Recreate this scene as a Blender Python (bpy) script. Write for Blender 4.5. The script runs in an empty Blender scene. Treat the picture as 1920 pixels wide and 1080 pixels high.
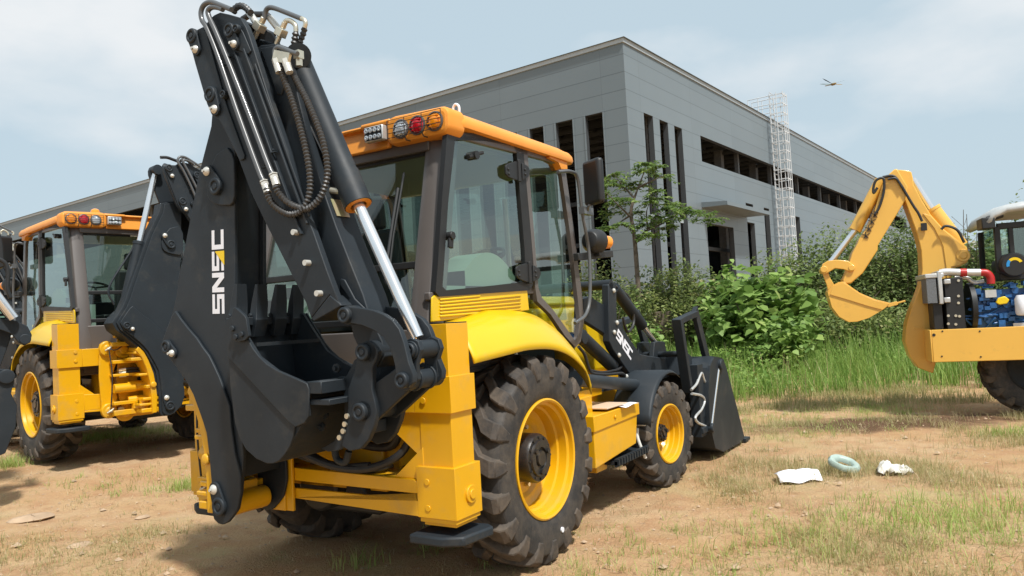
import bpy, math, random
import numpy as np
from mathutils import Vector, Matrix
SC = bpy.context.scene
R = math.radians
COL = SC.collection

# ---------------------------------------------------------------- camera, sky, sun, exposure
F, PITCH, ROLL, CAMH = 1422.6, 0.042276, 0.05423, 1.624
cp, sp, cr, sr = math.cos(PITCH), math.sin(PITCH), math.cos(ROLL), math.sin(ROLL)
_fw = np.array([0, cp, sp]); _up = np.array([0, -sp, cp]); _rt = np.array([1., 0, 0])
C_R = _rt*cr - _up*sr; C_U = _rt*sr + _up*cr; C_W = _fw
CAM = np.array([0, 0, CAMH])
cd = bpy.data.cameras.new('camera'); cam = bpy.data.objects.new('camera', cd); COL.objects.link(cam)
cd.sensor_width = 36; cd.lens = F/1920*36; cd.clip_start = .05; cd.clip_end = 3000
cam.matrix_world = Matrix(((C_R[0], C_U[0], -C_W[0], 0), (C_R[1], C_U[1], -C_W[1], 0), (C_R[2], C_U[2], -C_W[2], CAMH), (0, 0, 0, 1)))
SC.camera = cam
SUN_AZ, SUN_EL = R(-60), R(58)      # direction to the sun in plan (from +X), and its height
sdir = Vector((math.cos(SUN_AZ)*math.cos(SUN_EL), math.sin(SUN_AZ)*math.cos(SUN_EL), math.sin(SUN_EL)))
sl = bpy.data.lights.new('sun', 'SUN'); sl.energy = 3.45; sl.angle = R(4); sl.color = (1, .975, .93)
so = bpy.data.objects.new('sun', sl); COL.objects.link(so); so.rotation_euler = sdir.to_track_quat('Z', 'Y').to_euler()
world = bpy.data.worlds.new('World'); SC.world = world; world.use_nodes = True
wn = world.node_tree; wn.nodes.clear()
def N(nt, t, **k):
    n = nt.nodes.new(t)
    for a, v in k.items(): setattr(n, a, v)
    return n
wo = N(wn, 'ShaderNodeOutputWorld'); bg = N(wn, 'ShaderNodeBackground')
sky = N(wn, 'ShaderNodeTexSky', sky_type='NISHITA', sun_disc=False, sun_elevation=SUN_EL, sun_rotation=math.pi/2-SUN_AZ, air_density=1.0, dust_density=3.2, ozone_density=1.4, altitude=30)
tc = N(wn, 'ShaderNodeTexCoord'); mp = N(wn, 'ShaderNodeMapping'); mp.inputs['Scale'].default_value = (1, 1, 2.1); mp.inputs['Location'].default_value = (3.1, .3, .2)
ns = N(wn, 'ShaderNodeTexNoise'); ns.inputs['Scale'].default_value = 2.3; ns.inputs['Detail'].default_value = 6; ns.inputs['Roughness'].default_value = .5
rp = N(wn, 'ShaderNodeValToRGB'); rp.color_ramp.elements[0].position = .46; rp.color_ramp.elements[1].position = .66
mt = N(wn, 'ShaderNodeMath', operation='MULTIPLY'); mt.inputs[1].default_value = .8
mxb = N(wn, 'ShaderNodeMix', data_type='RGBA'); mxb.inputs[0].default_value = .80; mxb.inputs[7].default_value = (6.1, 7.5, 8.3, 1)
mx = N(wn, 'ShaderNodeMix', data_type='RGBA'); mx.inputs[7].default_value = (8.9, 9.0, 9.1, 1)
L = wn.links.new
L(tc.outputs['Generated'], mp.inputs[0]); L(mp.outputs[0], ns.inputs[0]); L(ns.outputs[0], rp.inputs[0]); L(rp.outputs[0], mt.inputs[0])
L(sky.outputs[0], mxb.inputs[6]); L(mxb.outputs[2], mx.inputs[6]); L(mt.outputs[0], mx.inputs[0]); L(mx.outputs[2], bg.inputs[0]); bg.inputs[1].default_value = .068; L(bg.outputs[0], wo.inputs[0])
SC.view_settings.view_transform = 'Standard'; SC.view_settings.look = 'None'; SC.view_settings.exposure = 0.60; SC.view_settings.gamma = 1
SC.cycles.max_bounces = 8; SC.cycles.transparent_max_bounces = 24; SC.cycles.caustics_reflective = False; SC.cycles.caustics_refractive = False

# ---------------------------------------------------------------- helpers
rng = np.random.default_rng(7); random.seed(7)
def ray(px, py): return C_R*(px-960)/F + C_U*(540-py)/F + C_W
def vnoise(x, y, s=1.0, seed=0):
    x = np.asarray(x, float)*s+seed*17.3; y = np.asarray(y, float)*s+seed*9.1
    xi = np.floor(x); yi = np.floor(y); fx = x-xi; fy = y-yi; fx = fx*fx*(3-2*fx); fy = fy*fy*(3-2*fy)
    h = lambda a, b: np.modf(np.abs(np.sin(a*127.1+b*311.7)*43758.5453))[0]
    return (h(xi, yi)*(1-fx)+h(xi+1, yi)*fx)*(1-fy)+(h(xi, yi+1)*(1-fx)+h(xi+1, yi+1)*fx)*fy
def gz(x, y):        # ground height
    x = np.asarray(x, float); y = np.asarray(y, float)
    b = .22*np.exp(-(((x+6.0)/3.6)**2+((y-11.2)/3.6)**2)**2) + .05*(vnoise(x, y, .35, 1)-.5)*np.clip((np.hypot(x-1, y-6)-2.5)/3, 0, 1)
    return b + .035*(vnoise(x, y, 1.7, 2)-.5)*.6 + .3*np.clip((y-15)/8, 0, 1)
class Frame:
    def __init__(s, O, yaw):
        s.O = np.array(O, float); s.yaw = yaw; s.f = np.array([math.sin(yaw), math.cos(yaw), 0]); s.r = np.array([math.cos(yaw), -math.sin(yaw), 0]); s.u = np.array([0, 0, 1.])
        s.M = np.stack([s.r, s.f, s.u])
    def at(s, px, py, ax, v):        # the point of a pixel on a plane of this frame, in the frame's own metres
        i = 'XYZ'.index(ax); o = s.M@(CAM-s.O); d = s.M@ray(px, py); t = (v-o[i])/d[i]; return o+t*d
YAW = R(31.5)
_P = np.array([.171, 5.12, 0]); _r = np.array([math.cos(YAW), -math.sin(YAW), 0])
V = Frame(_P-_r*1.12, YAW)
def ay(px, py, y): return V.at(px, py, 'Y', y)
def axx(px, py, x): return V.at(px, py, 'X', x)

class MB:
    def __init__(s): s.v = []; s.f = []; s.m = []; s.mi = 0
    def add(s, vs, fs):
        b = len(s.v); s.v += [tuple(map(float, p)) for p in vs]
        for f in fs: s.f.append(tuple(b+i for i in f)); s.m.append(s.mi)
        return s
    def box(s, a, b, rot=None, c=None):
        a, b = np.minimum(a, b), np.maximum(a, b)
        vs = [np.array([(a, b)[i][0], (a, b)[j][1], (a, b)[k][2]]) for k in (0, 1) for j in (0, 1) for i in (0, 1)]
        if rot is not None:
            c = (a+b)/2 if c is None else np.array(c); M = np.array(rot); vs = [c+M@(p-c) for p in vs]
        return s.add(vs, [(0, 2, 3, 1), (4, 5, 7, 6), (0, 1, 5, 4), (2, 6, 7, 3), (0, 4, 6, 2), (1, 3, 7, 5)])
    def beam(s, p, q, w, h, up=(0, 0, 1)):
        p = np.array(p, float); q = np.array(q, float); d = q-p; d /= np.linalg.norm(d); a = np.cross(d, up)
        if np.linalg.norm(a) < 1e-4: a = np.cross(d, (1, 0, 0))
        a /= np.linalg.norm(a); b = np.cross(a, d)
        vs = [o+a*i*w/2+b*j*h/2 for o in (p, q) for i, j in ((-1, -1), (1, -1), (1, 1), (-1, 1))]
        return s.add(vs, [(0, 1, 2, 3), (7, 6, 5, 4), (0, 4, 5, 1), (1, 5, 6, 2), (2, 6, 7, 3), (3, 7, 4, 0)])
    def prism(s, poly, d, ):        # poly: list of 3D points in a plane; d: extrusion vector
        poly = [np.array(p, float) for p in poly]; d = np.array(d, float); n = len(poly)
        nr = sum(np.cross(poly[i]-poly[0], poly[(i+1) % n]-poly[0]) for i in range(n))
        if np.dot(nr, d) > 0: poly = poly[::-1]
        vs = poly+[p+d for p in poly]
        return s.add(vs, [tuple(range(n)), tuple(range(2*n-1, n-1, -1))]+[(i, i+n, (i+1) % n+n, (i+1) % n) for i in range(n)])
    def cyl(s, p, q, r, r2=None, n=20, cap=True):
        p = np.array(p, float); q = np.array(q, float); r2 = r if r2 is None else r2
        return s.lathe([(0 if cap else None, 0), (r, 0), (r2, 1), (0 if cap else None, 1)], p, q-p, n, unit=True)
    def lathe(s, prof, p, ax, n=32, unit=False):       # prof: (radius, t) ; t along ax (metres, or fraction if unit)
        p = np.array(p, float); ax = np.array(ax, float); ln = np.linalg.norm(ax); d = ax/ln
        a = np.cross(d, (0, 0, 1.)); a = np.cross(d, (1., 0, 0)) if np.linalg.norm(a) < 1e-3 else a; a /= np.linalg.norm(a); b = np.cross(d, a)
        k = ln if unit else 1.; prof = [q for q in prof if q[0] is not None]; vs = []; fs = []; ring = []
        for r, t in prof:
            c = p+d*t*k
            if r < 1e-6: ring.append([len(vs)]); vs.append(c)
            else:
                ring.append(list(range(len(vs), len(vs)+n)))
                vs += [c+r*(a*math.cos(2*math.pi*i/n)+b*math.sin(2*math.pi*i/n)) for i in range(n)]
        for A, B in zip(ring, ring[1:]):
            for i in range(n):
                j = (i+1) % n
                if len(A) == 1 and len(B) == 1: continue
                if len(A) == 1: fs.append((A[0], B[j], B[i]))
                elif len(B) == 1: fs.append((A[i], A[j], B[0]))
                else: fs.append((A[i], A[j], B[j], B[i]))
        return s.add(vs, fs)
    def tube(s, pts, r, n=10, smooth=6, rib=0.0, ribn=0.02, cap=True):
        pts = [np.array(p, float) for p in pts]
        if smooth > 1 and len(pts) > 2:
            e = [2*pts[0]-pts[1]]+pts+[2*pts[-1]-pts[-2]]; o = []
            for i in range(1, len(e)-2):
                for k in range(smooth):
                    t = k/smooth; a, b, c, d = e[i-1:i+3]
                    o.append(.5*((2*b)+(c-a)*t+(2*a-5*b+4*c-d)*t*t+(-a+3*b-3*c+d)*t**3))
            pts = o+[pts[-1]]
        if rib:
            P = np.array(pts); L_ = np.r_[0, np.cumsum(np.linalg.norm(np.diff(P, axis=0), axis=1))]; m = max(4, int(L_[-1]/ribn*2)); t = np.linspace(0, L_[-1], m)
            pts = list(np.stack([np.interp(t, L_, P[:, i]) for i in range(3)], 1))
        vs = []; fs = []; m = len(pts); ref = np.array([.3, .5, .81])
        for i, p in enumerate(pts):
            d = pts[min(i+1, m-1)]-pts[max(i-1, 0)]; d = d/(np.linalg.norm(d)+1e-12)
            a = ref-d*np.dot(ref, d); a /= (np.linalg.norm(a)+1e-12); ref = a; b = np.cross(d, a)
            rr = (r[i*len(r)//m] if isinstance(r, (list, tuple)) else r)+(rib if i % 2 else -rib)
            vs += [p+rr*(a*math.cos(2*math.pi*k/n)+b*math.sin(2*math.pi*k/n)) for k in range(n)]
        for i in range(m-1):
            for k in range(n):
                j = (k+1) % n; fs.append((i*n+k, i*n+j, (i+1)*n+j, (i+1)*n+k))
        if cap: fs += [tuple(range(n-1, -1, -1)), tuple(range((m-1)*n, m*n))]
        return s.add(vs, fs)
    def grid(s, rows, close=False, flip=False):
        m = len(rows); n = len(rows[0]); fs = []
        for i in range(m-1):
            for k in range(n-(0 if close else 1)):
                j = (k+1) % n; q = (i*n+k, i*n+j, (i+1)*n+j, (i+1)*n+k); fs.append(q[::-1] if flip else q)
        return s.add([p for r in rows for p in r], fs)
    def build(s, name, mat, parent=None, bevel=0, smooth=35, solid=0, bseg=2):
        me = bpy.data.meshes.new(name); me.from_pydata(s.v, [], s.f)
        ms = mat if isinstance(mat, (list, tuple)) else [mat]
        for m in ms: me.materials.append(m)
        if len(ms) > 1: me.polygons.foreach_set('material_index', s.m)
        me.update()
        if smooth:
            me.polygons.foreach_set('use_smooth', [True]*len(me.polygons)); me.set_sharp_from_angle(angle=R(smooth))
        o = bpy.data.objects.new(name, me); COL.objects.link(o)
        if parent is not None: o.parent = parent
        if solid: md = o.modifiers.new('solid', 'SOLIDIFY'); md.thickness = solid; md.offset = 0
        if bevel: md = o.modifiers.new('bevel', 'BEVEL'); md.width = bevel; md.segments = bseg; md.limit_method = 'ANGLE'; md.angle_limit = R(40)
        return o
def tag(o, label=None, cat=None, group=None, kind=None):
    for k, v in (('label', label), ('category', cat), ('group', group), ('kind', kind)):
        if v: o[k] = v
    return o
def empty(name, loc, rz=0):
    o = bpy.data.objects.new(name, None); COL.objects.link(o); o.location = loc; o.rotation_euler = (0, 0, rz); o.empty_display_size = .2; return o
def copy_tree(o, kids, parent=None):
    c = o.copy(); COL.objects.link(c)
    if parent is not None: c.parent = parent
    for ch in kids.get(o.name, []): copy_tree(ch, kids, c)
    return c
def kidmap():
    k = {}
    for o in COL.objects:
        if o.parent: k.setdefault(o.parent.name, []).append(o)
    return k

# ---------------------------------------------------------------- materials
def mat(name, col, rough=.5, metal=0, coat=0, noise=0, nscale=8, bump=0, bscale=40, col2=None, dirt=None, spec=.5, dscale=3, dlo=.5, dhi=.7):
    m = bpy.data.materials.new(name); m.use_nodes = True; nt = m.node_tree; b = nt.nodes['Principled BSDF']; L = nt.links.new
    b.inputs['Base Color'].default_value = (*col, 1); b.inputs['Roughness'].default_value = rough; b.inputs['Metallic'].default_value = metal
    b.inputs['Coat Weight'].default_value = coat; b.inputs['Coat Roughness'].default_value = .08; b.inputs['Specular IOR Level'].default_value = spec
    t = N(nt, 'ShaderNodeTexCoord'); last = None
    if noise or col2:
        n = N(nt, 'ShaderNodeTexNoise'); n.inputs['Scale'].default_value = nscale; n.inputs['Detail'].default_value = 5; L(t.outputs['Object'], n.inputs[0])
        mx = N(nt, 'ShaderNodeMix', data_type='RGBA'); c2 = col2 or tuple(c*(1-noise) for c in col)
        rp = N(nt, 'ShaderNodeValToRGB'); rp.color_ramp.elements[0].position = .35; rp.color_ramp.elements[1].position = .65; L(n.outputs[0], rp.inputs[0]); L(rp.outputs[0], mx.inputs[0])
        mx.inputs[6].default_value = (*col, 1); mx.inputs[7].default_value = (*c2, 1); last = mx.outputs[2]
        mr = N(nt, 'ShaderNodeMapRange'); mr.inputs[3].default_value = rough*.85; mr.inputs[4].default_value = min(1, rough*1.2); L(n.outputs[0], mr.inputs[0]); L(mr.outputs[0], b.inputs['Roughness'])
    if dirt:
        n2 = N(nt, 'ShaderNodeTexNoise'); n2.inputs['Scale'].default_value = dscale; n2.inputs['Detail'].default_value = 8; n2.inputs['Roughness'].default_value = .7; L(t.outputs['Object'], n2.inputs[0])
        rp2 = N(nt, 'ShaderNodeValToRGB'); rp2.color_ramp.elements[0].position = dlo; rp2.color_ramp.elements[1].position = dhi; L(n2.outputs[0], rp2.inputs[0])
        m2 = N(nt, 'ShaderNodeMix', data_type='RGBA'); L(rp2.outputs[0], m2.inputs[0]); m2.inputs[7].default_value = (*dirt, 1)
        if last: L(last, m2.inputs[6])
        else: m2.inputs[6].default_value = (*col, 1)
        last = m2.outputs[2]
    if last: L(last, b.inputs['Base Color'])
    if bump:
        n3 = N(nt, 'ShaderNodeTexNoise'); n3.inputs['Scale'].default_value = bscale; n3.inputs['Detail'].default_value = 4; L(t.outputs['Object'], n3.inputs[0])
        bp = N(nt, 'ShaderNodeBump'); bp.inputs['Strength'].default_value = bump; bp.inputs['Distance'].default_value = .01; L(n3.outputs[0], bp.inputs['Height']); L(bp.outputs[0], b.inputs['Normal'])
    return m
M = {}
M['yel'] = mat('yellow_paint', (.70, .365, .004), .34, coat=.25, noise=.07, nscale=2.5, bump=.07, bscale=18, dirt=(.50, .30, .07), dscale=4, dlo=.52, dhi=.85)
M['yel2'] = mat('fender_yellow', (.70, .455, .002), .33, coat=.22, noise=.05, nscale=2, bump=.03, bscale=6, dirt=(.55, .40, .10), dscale=3, dlo=.6, dhi=.95)
M['org'] = mat('roof_orange_plastic', (.80, .30, .035), .42, noise=.08, nscale=4, bump=.08, bscale=60)
M['blk'] = mat('charcoal_paint', (.018, .0245, .031), .54, coat=.0, spec=.35, noise=.25, nscale=3, bump=.08, bscale=30, dirt=(.062, .058, .05), dscale=4, dlo=.55, dhi=.95)
M['blk2'] = mat('black_plastic', (.014, .015, .016), .5, noise=.2, nscale=6)
M['brn'] = mat('cab_frame_paint', (.105, .092, .085), .38, coat=.15, noise=.1, nscale=3)
M['chr'] = mat('chrome_rod', (.86, .87, .88), .16, metal=.85, noise=.1, nscale=4)
M['zinc'] = mat('zinc_fitting', (.66, .62, .50), .34, metal=.7, noise=.15, nscale=20)
M['hex'] = mat('bright_zinc', (.62, .61, .56), .35, metal=.4)
M['steel'] = mat('painted_pipe', (.09, .095, .10), .32, coat=.2)
M['rub'] = mat('tyre_rubber', (.026, .025, .025), .7, noise=.3, nscale=9, bump=.25, bscale=35, dirt=(.085, .070, .055), dscale=5, dlo=.42, dhi=.72)
M['lug'] = mat('tyre_lug_rubber', (.034, .031, .029), .8, noise=.3, nscale=7, bump=.3, bscale=30, dirt=(.115, .088, .064), dscale=6, dlo=.34, dhi=.68)
M['hose'] = mat('black_hose', (.022, .022, .023), .5, noise=.2, nscale=30)
M['sleeve'] = mat('hose_sleeve', (.05, .05, .05), .45, noise=.3, nscale=30)
M['hub'] = mat('black_hub', (.012, .012, .013), .4, coat=.2, bump=.2, bscale=30, dirt=(.06, .045, .03), dscale=8, dlo=.5, dhi=.8)
M['wht'] = mat('white_sticker', (.78, .79, .84), .4)
M['ystk'] = mat('yellow_sticker', (.8, .55, .01), .4)
M['red'] = mat('red_lens', (.5, .01, .02), .08, coat=1)
M['amb'] = mat('amber_lens', (.85, .28, .01), .08, coat=1)
M['clr'] = mat('clear_lens', (.62, .66, .70), .06, metal=.5, coat=1, bump=.6, bscale=120)
M['ply'] = mat('zinc_plate', (.40, .40, .22), .35, metal=.3, col2=(.52, .38, .26), nscale=12)
M['lin'] = mat('headliner_felt', (.22, .24, .22), .9)
M['foam'] = mat('seat_vinyl', (.03, .031, .033), .55, bump=.2)
M['grn'] = mat('wheel_arch_trim', (.30, .38, .32), .5)
M['och'] = mat('ochre_paint', (.76, .43, .075), .36, coat=.25, noise=.06, nscale=2, dirt=(.36, .22, .07), dscale=3, dlo=.6, dhi=.95)
M['blue'] = mat('engine_blue', (.02, .12, .34), .4, noise=.4, nscale=9, bump=.5, bscale=25)
M['alu'] = mat('cast_aluminium', (.62, .63, .62), .4, metal=.5, noise=.15)
M['redh'] = mat('red_silicone', (.42, .02, .02), .4)
M['radi'] = mat('radiator_core', (.16, .17, .18), .6, metal=.4, bump=1, bscale=150)
M['paper'] = mat('paper', (.85, .85, .90), .6)
M['kraft'] = mat('booklet_cover', (.62, .46, .33), .6)
M['teal'] = mat('pale_green_plastic', (.38, .48, .43), .4, noise=.2, nscale=20)
M['bag'] = mat('white_plastic_bag', (.72, .70, .64), .35, noise=.15, nscale=15)
def glass(name, tint, rough=.02, mixv=.12, dark=.0):
    m = bpy.data.materials.new(name); m.use_nodes = True; nt = m.node_tree; nt.nodes.clear(); L = nt.links.new
    o = N(nt, 'ShaderNodeOutputMaterial'); tr = N(nt, 'ShaderNodeBsdfTransparent'); tr.inputs[0].default_value = (*tint, 1)
    gl = N(nt, 'ShaderNodeBsdfGlossy'); gl.inputs[0].default_value = (.9, .95, .93, 1); gl.inputs['Roughness'].default_value = rough
    lw = N(nt, 'ShaderNodeLayerWeight'); lw.inputs[0].default_value = .5; fr = N(nt, 'ShaderNodeMath', operation='POWER'); L(lw.outputs['Facing'], fr.inputs[0]); fr.inputs[1].default_value = 4.0; ad = N(nt, 'ShaderNodeMath', operation='ADD'); ad.inputs[1].default_value = mixv; ad.use_clamp = True
    mx = N(nt, 'ShaderNodeMixShader'); L(fr.outputs[0], ad.inputs[0]); L(ad.outputs[0], mx.inputs[0]); L(tr.outputs[0], mx.inputs[1]); L(gl.outputs[0], mx.inputs[2]); L(mx.outputs[0], o.inputs[0]); return m
M['glass'] = glass('tinted_cab_glass', (.66, .80, .72), mixv=.16)
M['glassd'] = glass('rear_glass', (.62, .72, .68), mixv=.10)

# ---------------------------------------------------------------- the backhoe loader, in its own metres (X right, Y forward, Z up)
def mir(mb, s):
    if s < 0: mb.v = [(-x, y, z) for x, y, z in mb.v]; mb.f = [f[::-1] for f in mb.f]
    return mb
def PX(pts, x): return [axx(a, b, x) for a, b in pts]
def PY(pts, y): return [ay(a, b, y) for a, b in pts]
BH = empty('backhoe_loader', tuple(V.O), -YAW)
tag(BH, 'yellow and charcoal backhoe loader in the centre, digging arm folded upright behind its cab', 'backhoe loader', 'backhoe loaders parked on the dirt lot')

def tyre_mb(Rr, hw, rimR, nl, lh, seed=0):
    k = Rr-lh; b = MB()
    prof = [(rimR-.005, -hw*.84), (rimR+.02, -hw*.93), (rimR+.07*Rr/.7, -hw*1.0), (Rr*.82, -hw*1.03), (Rr*.885, -hw*.98), (k*.975, -hw*.84), (k*.995, -hw*.5), (k, 0)]
    prof = prof+[(r, -t) for r, t in prof[::-1][1:]]
    # a raised bead ring on each side wall
    b.lathe(prof, (0, 0, 0), (1, 0, 0), 72)
    b.mi = 1; pitch = 2*math.pi/nl; hb = pitch*.23
    for s in (-1, 1):
        for i in range(nl):
            th0 = i*pitch+(pitch/2 if s > 0 else 0)
            st = [(-.02, 0, Rr, k-.02, .8), (.30, .10, Rr, k-.02, .85), (.52, .20, Rr*.998, k-.02, .95), (.86, .245, Rr*.985, k*.94, 1.05), (1.02, .25, Rr*.95, k*.91, 1.0), (1.085, .25, Rr*.86, Rr*.84, .8), (1.075, .25, Rr*.775, Rr*.765, .55)]
            rows = []
            for q, (u, da, rt, rb, w) in enumerate(st):
                x = s*u*hw; a = th0+da*(.7/Rr)**.3; w2 = hb*w; x2 = x if q < 4 else s*hw*(.99 if q == 4 else 1.0)
                P = lambda r, an, xx: (xx, r*math.cos(an), r*math.sin(an))
                rows.append([P(rb, a-w2*1.25, x2), P(rt, a-w2, x), P(rt, a+w2, x), P(rb, a+w2*1.25, x2)])
            b.grid(rows, flip=(s > 0)); e = rows[0]; b.add(e, [(0, 1, 2, 3)] if s > 0 else [(3, 2, 1, 0)])
            e = rows[-1]; b.add(e, [(3, 2, 1, 0)] if s > 0 else [(0, 1, 2, 3)])
    return b
def wheel(xc, yc, Rr, hw, rimR, nl, lh, hubR, disc, hubL, s, steer=0):
    r = MB(); fl = hw*.93
    prof = [(rimR-.01, -fl), (rimR+.012, -fl-.01), (rimR+.012, -fl+.02), (rimR-.02, -fl+.03), (rimR-.03, disc-.02), (.001, disc-.02), (.001, disc), (rimR*.42, disc), (rimR*.66, disc+.005), (rimR*.72, disc+.03), (rimR*.80, disc+.035), (rimR-.055*Rr/.7, disc+.05), (rimR-.05*Rr/.7, fl*.45), (rimR-.035*Rr/.7, fl*.5), (rimR-.03*Rr/.7, fl*.8), (rimR-.012, fl*.86), (rimR-.008, fl+.004), (rimR+.004, fl+.012), (rimR+.015, fl+.006), (rimR+.015, fl-.02)]
    r.lathe(prof, (0, 0, 0), (1, 0, 0), 64)
    ro = mir(r, s).build('wheel', M['yel'], BH, smooth=30); ro.location = (xc*s, yc, Rr-.012); ro.rotation_euler = (0, 0, -steer)
    mir(tyre_mb(Rr, hw, rimR, nl, lh), s).build('tyre', [M['rub'], M['lug']], ro, smooth=28, bevel=.006, bseg=1)
    h = MB(); h.lathe([(hubR*.98, disc), (hubR, disc+.01), (hubR, hubL-.02), (hubR*.93, hubL), (hubR*.75, hubL), (hubR*.72, hubL+.015), (hubR*.45, hubL+.015), (hubR*.42, hubL), (hubR*.33, hubL), (hubR*.3, hubL+.02), (0, hubL+.02)], (0, 0, 0), (1, 0, 0), 40)
    for i in range(12): a = i*math.pi/6; h.cyl((hubL-.01, hubR*.84*math.cos(a), hubR*.84*math.sin(a)), (hubL+.008, hubR*.84*math.cos(a), hubR*.84*math.sin(a)), .009, n=6)
    for i in range(3): a = i*2.1+.4; h.cyl((hubL, hubR*.55*math.cos(a), hubR*.55*math.sin(a)), (hubL+.03, hubR*.55*math.cos(a), hubR*.55*math.sin(a)), .018, n=8)
    mir(h, s).build('hub', M['hub'], ro, smooth=30)
    nb = MB()
    for i in range(8): a = i*math.pi/4+.35; c = np.array((disc+.0, hubR*1.28*math.cos(a), hubR*1.28*math.sin(a))); nb.cyl(c, c+(.03, 0, 0), .016, n=6)
    mir(nb, s).build('wheel_nuts', M['zinc'], ro, smooth=30)
    if s > 0 and Rr > .6: 
        w = MB(); w.cyl((hw*.99, .12, -.50), (hw*1.06, .12, -.50), .018, n=12); w.build('paint_mark', M['wht'], ro)
    return ro
for s in (1, -1):
    wheel(.93, 0, .70, .205, .385, 19, .045, .165, -.03, .135, s)
    wheel(.96, 2.41, .495, .155, .262, 17, .034, .085, -.02, .07, s, .12)

# chassis
b = MB(); b.box((-.48, -.9, .62), (.48, 2.7, 1.02)); b.box((-.62, .7, .70), (.62, 1.9, .98)); b.box((-.30, 2.6, .55), (.30, 3.0, 1.15))
b.box((-.62, -.6, 1.02), (.62, .3, 1.45)); b.build('chassis', M['yel'], BH, bevel=.015)
b = MB(); b.cyl((-.8, 0, .68), (.8, 0, .68), .10); b.lathe([(0, -.28), (.16, -.24), (.21, -.1), (.21, .1), (.16, .24), (0, .28)], (0, 0, .66), (1, 0, 0), 24); b.build('rear_axle', M['blk'], BH)
b = MB(); b.cyl((-.82, 2.41, .5), (.82, 2.41, .5), .075); b.box((-.2, 2.25, .4), (.2, 2.57, .6)); b.build('front_axle', M['blk'], BH)
b = MB(); b.box((-.28, -.75, .42), (.3, .9, .72)); b.cyl((-.1, -.9, .62), (-.1, .2, .62), .17); b.cyl((.28, -.95, .60), (.28, -.2, .60), .09); b.box((.3, -.8, .86), (.62, -.5, 1.1)); b.build('transmission', M['blk2'], BH, bevel=.02)

# rear frame and outriggers
YF = -1.079
b = MB()
hi = PY([(540, 876), (559, 878), (775, 899), (804, 906), (808, 925)], YF); 
def strip(b, top, bot, y, t):
    A = PY(top, y)+PY(bot, y)[::-1]; b.prism(A, (0, t, 0))
T = ay(559, 878, YF); zt, xt = T[2], T[0]
def xz(p): q = ay(*p, YF); return q[0], q[2]
pl = [xz(p) for p in [(559, 878), (775, 899), (815, 907)]]
TL = [(-.93, pl[0][1]+.045), (pl[0][0], pl[0][1]), (pl[1][0], pl[1][1]), (.93, pl[2][1])]
sa, sb = xz((559, 901.5)), xz((780, 925.5)); sc_, sd = xz((559, 915.5)), xz((783, 938)); ba, bb = xz((549, 933.5)), xz((815, 973))
def P3(l, y=YF): return [(x, y, z) for x, z in l]
b.prism(P3([(-.88, TL[0][1]), TL[1], TL[2], (.879, TL[3][1]), (.879, sb[1]), (sb[0], sb[1]), sa, (-.7, sa[1]+.01), (-.7, sa[1]-.06), (-.88, sa[1]-.06)]), (0, .02, 0))
b.prism(P3([(-.88, sa[1]-.062), (-.702, sa[1]-.062), (sc_[0], sc_[1]), sd, (sd[0]+.03, (sd[1]+sb[1])/2), (sb[0]+.02, sb[1]-.001), (.879, sb[1]-.001), (.879, bb[1]+.01), bb, ba, (-.88, ba[1]+.03)]), (0, .02, 0))
b.box((-.93, YF+.02, pl[1][1]-.02), (.93, YF+.24, pl[1][1])); b.box((-.93, YF+.22, pl[1][1]-.06), (.93, YF+.24, pl[1][1]-.02))
for x0 in (.70, -.70): b.prism([(x0, YF+.02, pl[1][1]), (x0+.22*np.sign(x0), YF+.02, pl[1][1]), (x0+.22*np.sign(x0), YF+.02, pl[1][1]+.18)], (0, .02, 0))
zc0, zc1 = ay(848, 776, YF)[2], ay(848, 706, YF)[2]
b.box((-.884, YF+.005, zc0), (.884, YF+.022, zc1-.002)); b.box((-.93, YF+.022, zc1-.03), (.93, YF+.2, zc1-.004)); b.box((-.93, YF+.024, zc0+.002), (.93, YF+.2, zc0+.024))
b.prism([(.55, YF+.03, zc0), (.93, YF+.03, zc0), (.93, YF+.03, .86), (.86, YF+.03, .9)], (0, .03, 0))
b.prism([(-.3, YF+.05, zc0), (-.1, YF+.05, zc0), (.38, YF+.05, .72), (.2, YF+.05, .72)], (0, .02, 0))
b.box((.36, YF+.1, .74), (.9, YF+.6, .76)); b.box((.60, -.90, .78), (.62, -.55, 1.25)); b.box((-.62, -.90, .78), (-.60, -.55, 1.25))
b.build('rear_frame', M['yel'], BH, bevel=.006)
b = MB(); b.box((-.58, -.86, .76), (.58, -.84, 1.16)); b.box((-.5, -.9, .62), (.5, -.86, .74)); b.build('engine_guard', M['yel'], BH)
for s in (1, -1):
    b = MB(); b.box((.905, -1.055, .50), (1.125, -.85, 1.625))
    b.box((.885, -1.075, zc0), (1.145, -.835, zc1)); b.box((.89, -1.072, .52), (1.14, -.838, .545)); b.box((.88, -1.08, .545), (1.15, -.83, .83))
    for zz in (.60, .745, zc0+.07, zc0+.17):
        b.cyl((.955, -1.085, zz), (.955, -1.079, zz), .019, n=16)
    b.cyl((1.148, -.94, .665), (1.163, -.94, .665), .05, n=24); b.cyl((1.16, -.94, .665), (1.172, -.94, .665), .028, n=20)
    lg = mir(b, s).build('outrigger_leg', M['yel'], BH, bevel=.014, bseg=3)
    p = MB(); p.prism([(.83, -1.11, .455), (1.06, -1.11, .455), (1.17, -1.05, .455), (1.20, -.80, .455), (1.14, -.76, .455), (.83, -.80, .455)], (0, 0, -.055))
    mir(p, s).build('foot_pad', M['blk'], lg, bevel=.012)
    c = MB(); c.box((.908, -1.052, 1.625), (1.122, -.853, 1.632)); mir(c, s).build('leg_cap', M['blk2'], lg)
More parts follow.
